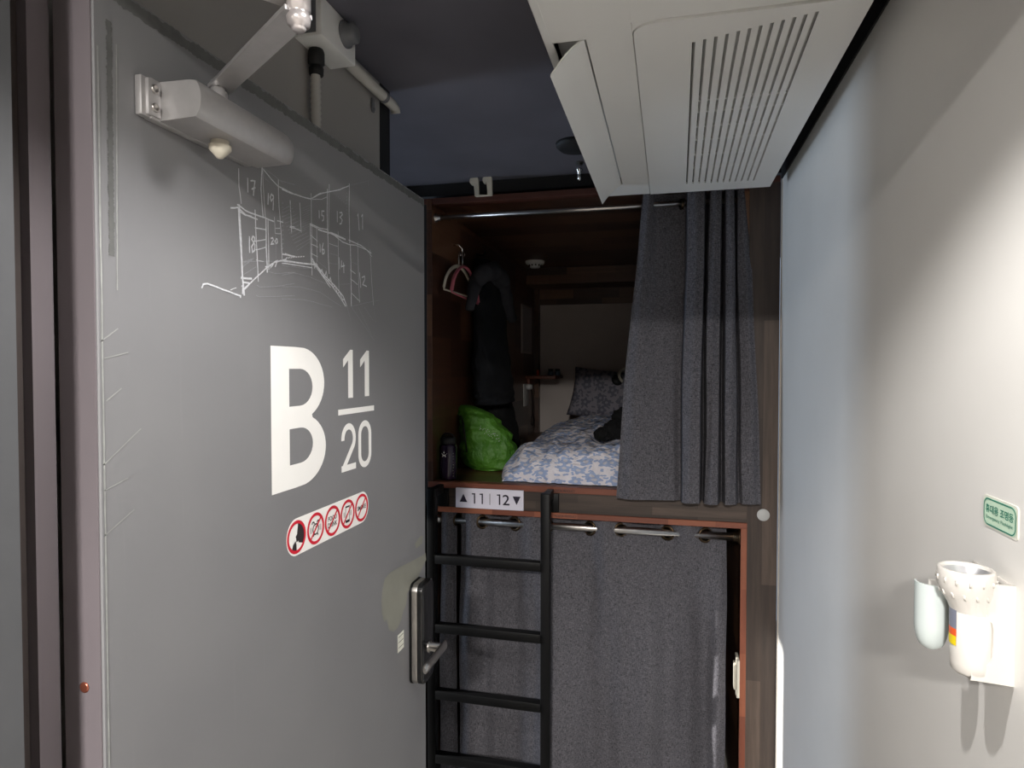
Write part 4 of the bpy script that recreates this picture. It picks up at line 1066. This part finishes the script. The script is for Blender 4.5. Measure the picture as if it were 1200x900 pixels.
# access panel with louvre slots (rounded near-left corner), built as slab with real slots
sx = [P(806 + (893 - 806) * k / 12, 211, Z=AZ).x for k in range(13)]
gY1 = P(850, 213, Z=AZ).y; gY0a = P(811, 47, Z=AZ).y
pitch = (sx[-1] - sx[0]) / 12; slw = pitch * .33
XR2 = ax1 - .022
rc_ = .035
outer = [(gx0, ay1 - .004), (gx0, gy0 + rc_)] + [(gx0 + rc_ - rc_ * math.cos(R(a)), gy0 + rc_ - rc_ * math.sin(R(a))) for a in range(0, 91, 10)] + [(ax1 - .003, gy0), (ax1 - .003, ay1 - .004)]
loops = [outer]
SL = []
for k in range(12):
    t_ = k / 11; na = P(811 + 144.5 * t_, 47.7 - 36 * t_, Z=AZ); fa_ = P(804 + 78 * t_, 214.5 - 4 * t_, Z=AZ)
    SL.append(((na.x, na.y), (na.x + .0056, na.y), (fa_.x + .0048, fa_.y), (fa_.x, fa_.y))); loops.append(list(SL[-1]))
PP = Plane((0, 0, AZ), (1, 0, 0), (0, -1, 0)); PP.v = Vector((0, 1, 0)); PP.n = Vector((0, 0, 1))
bm = shape(PP, loops, -.003, .003)
fin('grille_panel', bm, M['plastic'], AC, smooth=0)
# corner filler outside the rounded corner
cf = [(gx0 - .001, gy0 - .004), (gx0 + rc_ + .004, gy0 - .004)] + [(gx0 + rc_ - (rc_ + .0018) * math.cos(R(a)), gy0 + rc_ - (rc_ + .0018) * math.sin(R(a))) for a in range(90, -1, -10)]
fin('panel_corner', shape(PP, [cf], 0, .003), M['plastic'], AC, smooth=0)
# slanted louvre blades behind each slot, cross ribs and the dark inside
ribs_y = [gY0a + (gY1 - gY0a) * f for f in (.30, .37, .47, .57, .70, .83)]
for k in range(12):
    (a0, a1, b1_, b0_) = SL[k]; bm = bmesh.new()
    v = [bm.verts.new(p) for p in ((a1[0], a1[1] - .002, AZ + .0032), (a1[0] + .001, a1[1] - .002, AZ + .005), (a0[0] + .003, a0[1] - .002, AZ + .0100), (a0[0] + .002, a0[1] - .002, AZ + .0085),
                                   (b1_[0], b1_[1] + .002, AZ + .0032), (b1_[0] + .001, b1_[1] + .002, AZ + .005), (b0_[0] + .003, b0_[1] + .002, AZ + .0100), (b0_[0] + .002, b0_[1] + .002, AZ + .0085))]
    for f in ((0, 1, 2, 3), (7, 6, 5, 4), (0, 4, 5, 1), (1, 5, 6, 2), (2, 6, 7, 3), (3, 7, 4, 0)): bm.faces.new([v[i] for i in f])
    bmesh.ops.recalc_face_normals(bm, faces=bm.faces[:])
    fin('louvre', bm, M['plastic'], AC, smooth=0)
for y in ribs_y: fin('cross_rib', B((sx[0], y - .003, AZ + .0015), (sx[-1], y + .003, AZ + .012)), M['plastic'], AC, smooth=0)
bm = bmesh.new(); box(bm, (gx0, gy0 - .01, AZ + .028), (ax1 - .004, ay1 - .004, AZ + .032))
fin('filter', bm, M['slot'], AC, smooth=0)
bm = bmesh.new(); box(bm, (ax1 - .004, ay0, AZ + .002), (ax1, ay1, AZ + th), .001, 1); box(bm, (gx0, ay1 - .004, AZ + .002), (ax1, ay1, AZ + th), .001, 1)
fin('panel_rim', bm, M['plastic'], AC, smooth=0)
fin('casing', B((ax0 + .03, ay0 + .03, AZ + th + .001), (ax1 - .012, ay1 - .03, CZ + .03)), M['slot'], AC, smooth=0)
# outlet duct (inside of the opening)
bm = bmesh.new()
box(bm, (ax0 + .012, oy0 - .004, AZ + .004), (ax0 + .016, oy1 + .004, AZ + .05)); box(bm, (ox1, oy0 - .004, AZ + .004), (ox1 + .004, oy1 + .004, AZ + .05))
box(bm, (ax0 + .012, oy0 - .004, AZ + .024), (ox1 + .004, oy1 + .004, AZ + .028)); box(bm, (ax0 + .012, oy0 - .004, AZ + .004), (ox1 + .004, oy0, AZ + .05)); box(bm, (ax0 + .012, oy1, AZ + .004), (ox1 + .004, oy1 + .004, AZ + .05))
fin('outlet_duct', bm, M['plastic_in'], AC, smooth=0)
# the flap: curved blade hinged at the right of the outlet, its free edge hanging at the left
bm = bmesh.new(); n = 14; fy0, fy1 = oy0 + .004, oy1 + .012
ptsf = []
fe = P(645, 90, Y=fy0); w_ = ox1 - .004 - fe.x; dz_ = AZ - fe.z
for i in range(n + 1):
    t = i / n; x = ox1 - .004 - (w_) * t; z = AZ + .002 - (dz_ + .002) * (.35 * t + .65 * t ** 1.8)
    ptsf.append((x, z))
rows = []
for y in (fy0, fy1):
    top = [bm.verts.new((x, y, z + .004)) for x, z in ptsf]; bot = [bm.verts.new((x, y, z)) for x, z in ptsf]; rows.append((top, bot))
(t0, b0), (t1, b1) = rows
for i in range(n):
    bm.faces.new((b0[i], b0[i + 1], b1[i + 1], b1[i])); bm.faces.new((t0[i + 1], t0[i], t1[i], t1[i + 1]))
    bm.faces.new((t0[i], t0[i + 1], b0[i + 1], b0[i])); bm.faces.new((b1[i], b1[i + 1], t1[i + 1], t1[i]))
bm.faces.new((t0[0], b0[0], b1[0], t1[0])); bm.faces.new((b0[n], t0[n], t1[n], b1[n]))
bmesh.ops.recalc_face_normals(bm, faces=bm.faces[:])
fin('air_flap', bm, M['plastic'], AC, smooth=50, label='curved white air flap hanging open on the left')
q = P(797, 159, Z=AZ)
fin('indicator', B((q.x - .003, q.y - .008, AZ - .0008), (q.x + .003, q.y + .008, AZ + .001)), M['clamp'], AC, smooth=0)

# ceiling fittings half behind the flap
c = P(675, 168, Z=CZ)
dd = empty('dark_ceiling_disc', c, 'dark round disc on the ceiling half behind the air conditioner flap', 'ceiling fitting')
fin('disc', L([(.0001, -.022), (.050, -.020), (.062, -.010), (.064, 0), (.0001, 0)], c, n=40), M['black'], dd)
c = P(679, 190, Z=CZ); c.z += .001
sk = empty('sprinkler', c, 'small chrome ceiling sprinkler right above the pod top board', 'sprinkler')
fin('escutcheon', L([(.0001, -.006), (.014, -.006), (.014, 0), (.0001, 0)], c, n=20), M['slot'], sk)
fin('sprinkler_body', L([(.0001, -.064), (.004, -.062), (.006, -.05), (.006, -.035), (.0105, -.030), (.0105, -.006), (.0001, -.006)], c, n=20), M['chrome'], sk)

# ================================================================== RIGHT WALL: flashlight, holder, sign
WP = Plane((WX, 0, 0), (0, -1, 0), (0, 0, 1))   # u = -Y, normal -X
def wq(px, py): p = P(px, py, X=WX); return (-p.y, p.z)
tl, tr_, br, bl = wq(1154, 577.5), wq(1195, 595.5), wq(1193.5, 635.5), wq(1153, 613.5)
U0, U1 = (tl[0] + bl[0]) / 2, (tr_[0] + br[0]) / 2; V1, V0 = (tl[1] + tr_[1]) / 2, (bl[1] + br[1]) / 2
es = empty('emergency_light_sign', (WX, -(U0 + U1) / 2, V0), 'pale green rounded safety sign with green Korean writing above the flashlight', 'sign')
def rrect(u0, u1, v0, v1, r): return arc(u1 - r, v1 - r, r, r, 0, 90, 8) + arc(u0 + r, v1 - r, r, r, 90, 180, 8) + arc(u0 + r, v0 + r, r, r, 180, 270, 8) + arc(u1 - r, v0 + r, r, r, 270, 360, 8)
fin('sign_backing', shape(WP, [rrect(U0, U1, V0, V1, .005)], 0, .0005), M['cream'], es, smooth=0)
m_ = .0035
fin('sign_face', shape(WP, [rrect(U0 + m_ * .6, U1 - m_ * .6, V0 + m_ * .6, V1 - m_ * .6, .008)], .0014), M['signpale'], es, smooth=0)
bm = bmesh.new(); ribbon(bm, WP, rrect(U0 + m_, U1 - m_, V0 + m_, V1 - m_, .009), .0014, .0018, closed=True)
ww, hh_ = U1 - U0, V1 - V0
gt = [bm, text(WP, '\ud734\ub300\uc6a9 \uc870\uba85\ub4f1', U0 + ww * .10, V0 + hh_ * .47, ww * .80, hh_ * .27, .0018, .015), text(WP, 'Emergency Flashlight', U0 + ww * .12, V0 + hh_ * .25, ww * .76, hh_ * .14, .0018)]
fin('sign_writing', join(*gt), M['signgreen'], es, smooth=0)

FC = Vector((.3295, .808, 0)); zf0 = P(1135, 795, Y=.80).z + .004; zf1 = P(1135, 661, Y=.826).z
fl = empty('flashlight', (FC.x, FC.y, zf0), 'white plastic emergency flashlight standing lens-up in the wall holder', 'flashlight')
Hf = zf1 - zf0
fin('barrel', L([(.0001, 0), (.016, 0), (.0195, .004), (.0200, .012), (.0205, Hf * .62), (.0001, Hf * .62)], (FC.x, FC.y, zf0), n=40), M['warmplastic'], fl)
hd = [(.0205, Hf * .60), (.0215, Hf * .66), (.0245, Hf * .74), (.0275, Hf * .83), (.0280, Hf * .90), (.0275, Hf * .985), (.0262, Hf), (.0238, Hf), (.0225, Hf * .97)]
bm = L(hd, (FC.x, FC.y, zf0), n=48, cap=False)
def lean(bm):
    for v in bm.verts: v.co.x -= .0055 * max(0, min(1, ((v.co.z - zf0) / Hf - .6) / .2)); v.co.y += .002 * max(0, min(1, ((v.co.z - zf0) / Hf - .6) / .2))
    return bm
lean(bm)
fin('head', bm, M['warmplastic'], fl)
bm = bmesh.new()
for row, zz, r_ in ((0, .90, .0279), (1, .77, .0254)):
    for k in range(14):
        a = R(360 / 14 * (k + row * .5)); tube(bm, [(FC.x + r_ * math.cos(a), FC.y + r_ * math.sin(a), zf0 + Hf * zz - .003), (FC.x + r_ * math.cos(a), FC.y + r_ * math.sin(a), zf0 + Hf * zz + .003)], .0012, 8)
fin('grip_studs', lean(bm), M['warmplastic'], fl)
fin('reflector', lean(L([(.0225, Hf * .97), (.016, Hf * .90), (.006, Hf * .84), (.0001, Hf * .84)], (FC.x, FC.y, zf0), n=40, cap=False)), M['reflector'], fl)
fin('bulb', lean(L([(.0001, Hf * .84), (.003, Hf * .84), (.003, Hf * .90), (.0001, Hf * .92)], (FC.x, FC.y, zf0), n=16)), M['greylabel'], fl)
def wrap(a0, a1, z0, z1, r=.0209, n=8):
    bm = bmesh.new(); pr = None
    for i in range(n + 1):
        a = R(a0 + (a1 - a0) * i / n); cur = (bm.verts.new((FC.x + r * math.cos(a), FC.y + r * math.sin(a), z0)), bm.verts.new((FC.x + r * math.cos(a), FC.y + r * math.sin(a), z1)))
        if pr: bm.faces.new((pr[0], cur[0], cur[1], pr[1]))
        pr = cur
    return bm
for nm, z0, z1, mt in (('grey_label', .43, .62, 'greylabel'), ('orange_label', .36, .43, 'orange'), ('yellow_label', .27, .36, 'yellow')):
    fin(nm, wrap(150, 207, zf0 + Hf * z0, zf0 + Hf * z1), M[mt], fl, smooth=60, label=nm.replace('_', ' ') + ' on the barrel')

hE = empty('flashlight_holder', (WX, .83, zf0 - .004), 'white plastic wall holder clasping the flashlight', 'holder')
hz0, hz1 = zf0 - .004, P(1186, 684, X=WX).z
# back plate
fin('back_plate', B((WX - .0035, .791, hz0), (WX, .885, hz1), .002), M['warmplastic'], hE)
# near cheek: flat plate perpendicular to the wall with a stepped outline
CP = Plane((0, .793, 0), (1, 0, 0), (0, 0, 1)); CP.n = Vector((0, -1, 0))
hh2 = hz1 - hz0
o_ = [(WX, hz0), (WX, hz1), (WX - .026, hz1)] + [(WX - .026 + .009 * math.cos(R(a)), hz1 - .010 + .010 * math.sin(R(a))) for a in range(90, 181, 15)][1:] + [(WX - .0355, hz1 - .026), (WX - .032, hz1 - .034), (WX - .022, hz1 - .042), (WX - .020, hz1 - .050), (WX - .021, hz0 + .030), (WX - .024, hz0 + .022), (WX - .036, hz0 + .019), (WX - .040, hz0 + .014), (WX - .041, hz0 + .003)]
fin('near_cheek', shape(CP, [o_[::-1]], 0, .0018), M['warmplastic'], hE, smooth=0)
fin('bottom_shelf', B((WX - .040, .794, hz0), (WX - .001, .83, hz0 + .003), .001), M['warmplastic'], hE)
# far clip: curved shell in front of the far cheek with a rounded foot
def shell(bm):
    n, m = 20, 18; G = []; c_ = Vector((.3045, .850))
    z0c, z1c = P(1100, 752, Y=.87).z, P(1095, 676, Y=.87).z
    for (off) in (0, .0022):
        g = []
        for j in range(m + 1):
            t = j / m; z = z0c + (z1c - z0c) * t
            k = min(1, t / .38); k = math.sqrt(max(0, 1 - (1 - k) ** 2))
            row = []
            for i in range(n + 1):
                a = R(-20 + 200 * i / n)   # convex towards the doorway
                r_ = (.0185 - off) * (.35 + .65 * k)
                row.append(bm.verts.new((c_.x - (r_) * math.cos(a) * .95, c_.y - r_ * math.sin(a) * .95, z + off * (1 if j == 0 else 0))))
            g.append(row)
        G.append(g)
    for g in G:
        for j in range(m):
            for i in range(n): bm.faces.new((g[j][i], g[j][i + 1], g[j + 1][i + 1], g[j + 1][i]))
    a, b = G
    for i in range(n): bm.faces.new((a[m][i], a[m][i + 1], b[m][i + 1], b[m][i])); bm.faces.new((a[0][i], a[0][i + 1], b[0][i + 1], b[0][i]))
    for j in range(m): bm.faces.new((a[j][0], a[j + 1][0], b[j + 1][0], b[j][0])); bm.faces.new((a[j][n], a[j + 1][n], b[j + 1][n], b[j][n]))
    bmesh.ops.recalc_face_normals(bm, faces=bm.faces[:])
bm = bmesh.new(); shell(bm)
fin('front_clip', bm, M['coolplastic'], hE, smooth=50, label='cooler white curved clip of the holder')
fin('far_cheek', B((.300, .846, hz0 + .03), (WX - .001, .849, hz1 - .016), .001), M['warmplastic'], hE)

# ================================================================== LIGHT
def area(name, loc, rot, sx, sy, power, colr, spread=180):
    l = bpy.data.lights.new(name, 'AREA'); l.shape = 'RECTANGLE'; l.size = sx; l.size_y = sy; l.energy = power; l.color = colr; l.spread = R(spread)
    o = bpy.data.objects.new(name, l); COL.objects.link(o); o.location = loc; o.rotation_euler = rot; return o
# corridor ceiling lamp behind the camera
lamp = empty('ceiling_lamp', (-.05, -1.45, 2.33), 'square white ceiling lamp in the corridor outside the door', 'lamp')
fin('lamp_housing', B((-.20, -1.60, 2.335), (.10, -1.30, 2.36), .004), M['plastic'], lamp)
area('corridor_light', (-.05, -1.45, 2.33), (0, 0, 0), .22, .22, 190, (1, .965, .92))
# small lamp just inside the doorway, between lintel and air conditioner
lamp2 = empty('spotlight', (-.10, .47, 2.17), 'small white spotlight fixed to the inside of the door lintel', 'lamp')
fin('arm', T([(-.10, .469, 2.20), (-.10, .555, 2.20), (-.10, .555, 2.19)], .006, 10), M['plastic'], lamp2)
fin('shade', L([(.0001, 2.195), (.028, 2.193), (.030, 2.188), (.030, 2.172), (.028, 2.172), (.026, 2.187), (.0001, 2.189)], (-.10, .555, 0), n=28), M['plastic'], lamp2)
sl_ = bpy.data.lights.new('entry_spot', 'SPOT'); sl_.energy = 28; sl_.spot_size = R(128); sl_.spot_blend = .45; sl_.shadow_soft_size = .016; sl_.color = (1, .97, .94)
so_ = bpy.data.objects.new('entry_spot', sl_); COL.objects.link(so_); so_.location = (-.10, .555, 2.165)
# daylight at the aisle window
area('window_daylight', (HX - .25, 1.92, 1.30), (0, R(-90), 0), 1.5, .72, 55, (.66, .81, 1))
sun = bpy.data.lights.new('sun', 'SUN'); sun.energy = 9; sun.angle = R(.6); sun.color = (1, .97, .92)
so = bpy.data.objects.new('sun', sun); COL.objects.link(so)
so.rotation_euler = Vector((1, .138, -.30)).to_track_quat('-Z', 'Y').to_euler()

w = bpy.data.worlds.new('world'); SC.world = w; w.use_nodes = True
w.node_tree.nodes['Background'].inputs[0].default_value = (.5, .62, .8, 1); w.node_tree.nodes['Background'].inputs[1].default_value = .6
fin('wall_sun_blocker', B((HX - .75, 1.685, -1), (HX - .65, 2.9, 5)), M['wall_grey'], kind='structure', smooth=0)  # added unseen wall outside, narrows the sun to a thin beam
vs = SC.view_settings; vs.view_transform = 'Standard'; vs.look = 'None'; vs.gamma = 1; vs.use_curve_mapping = False; vs.exposure = 0
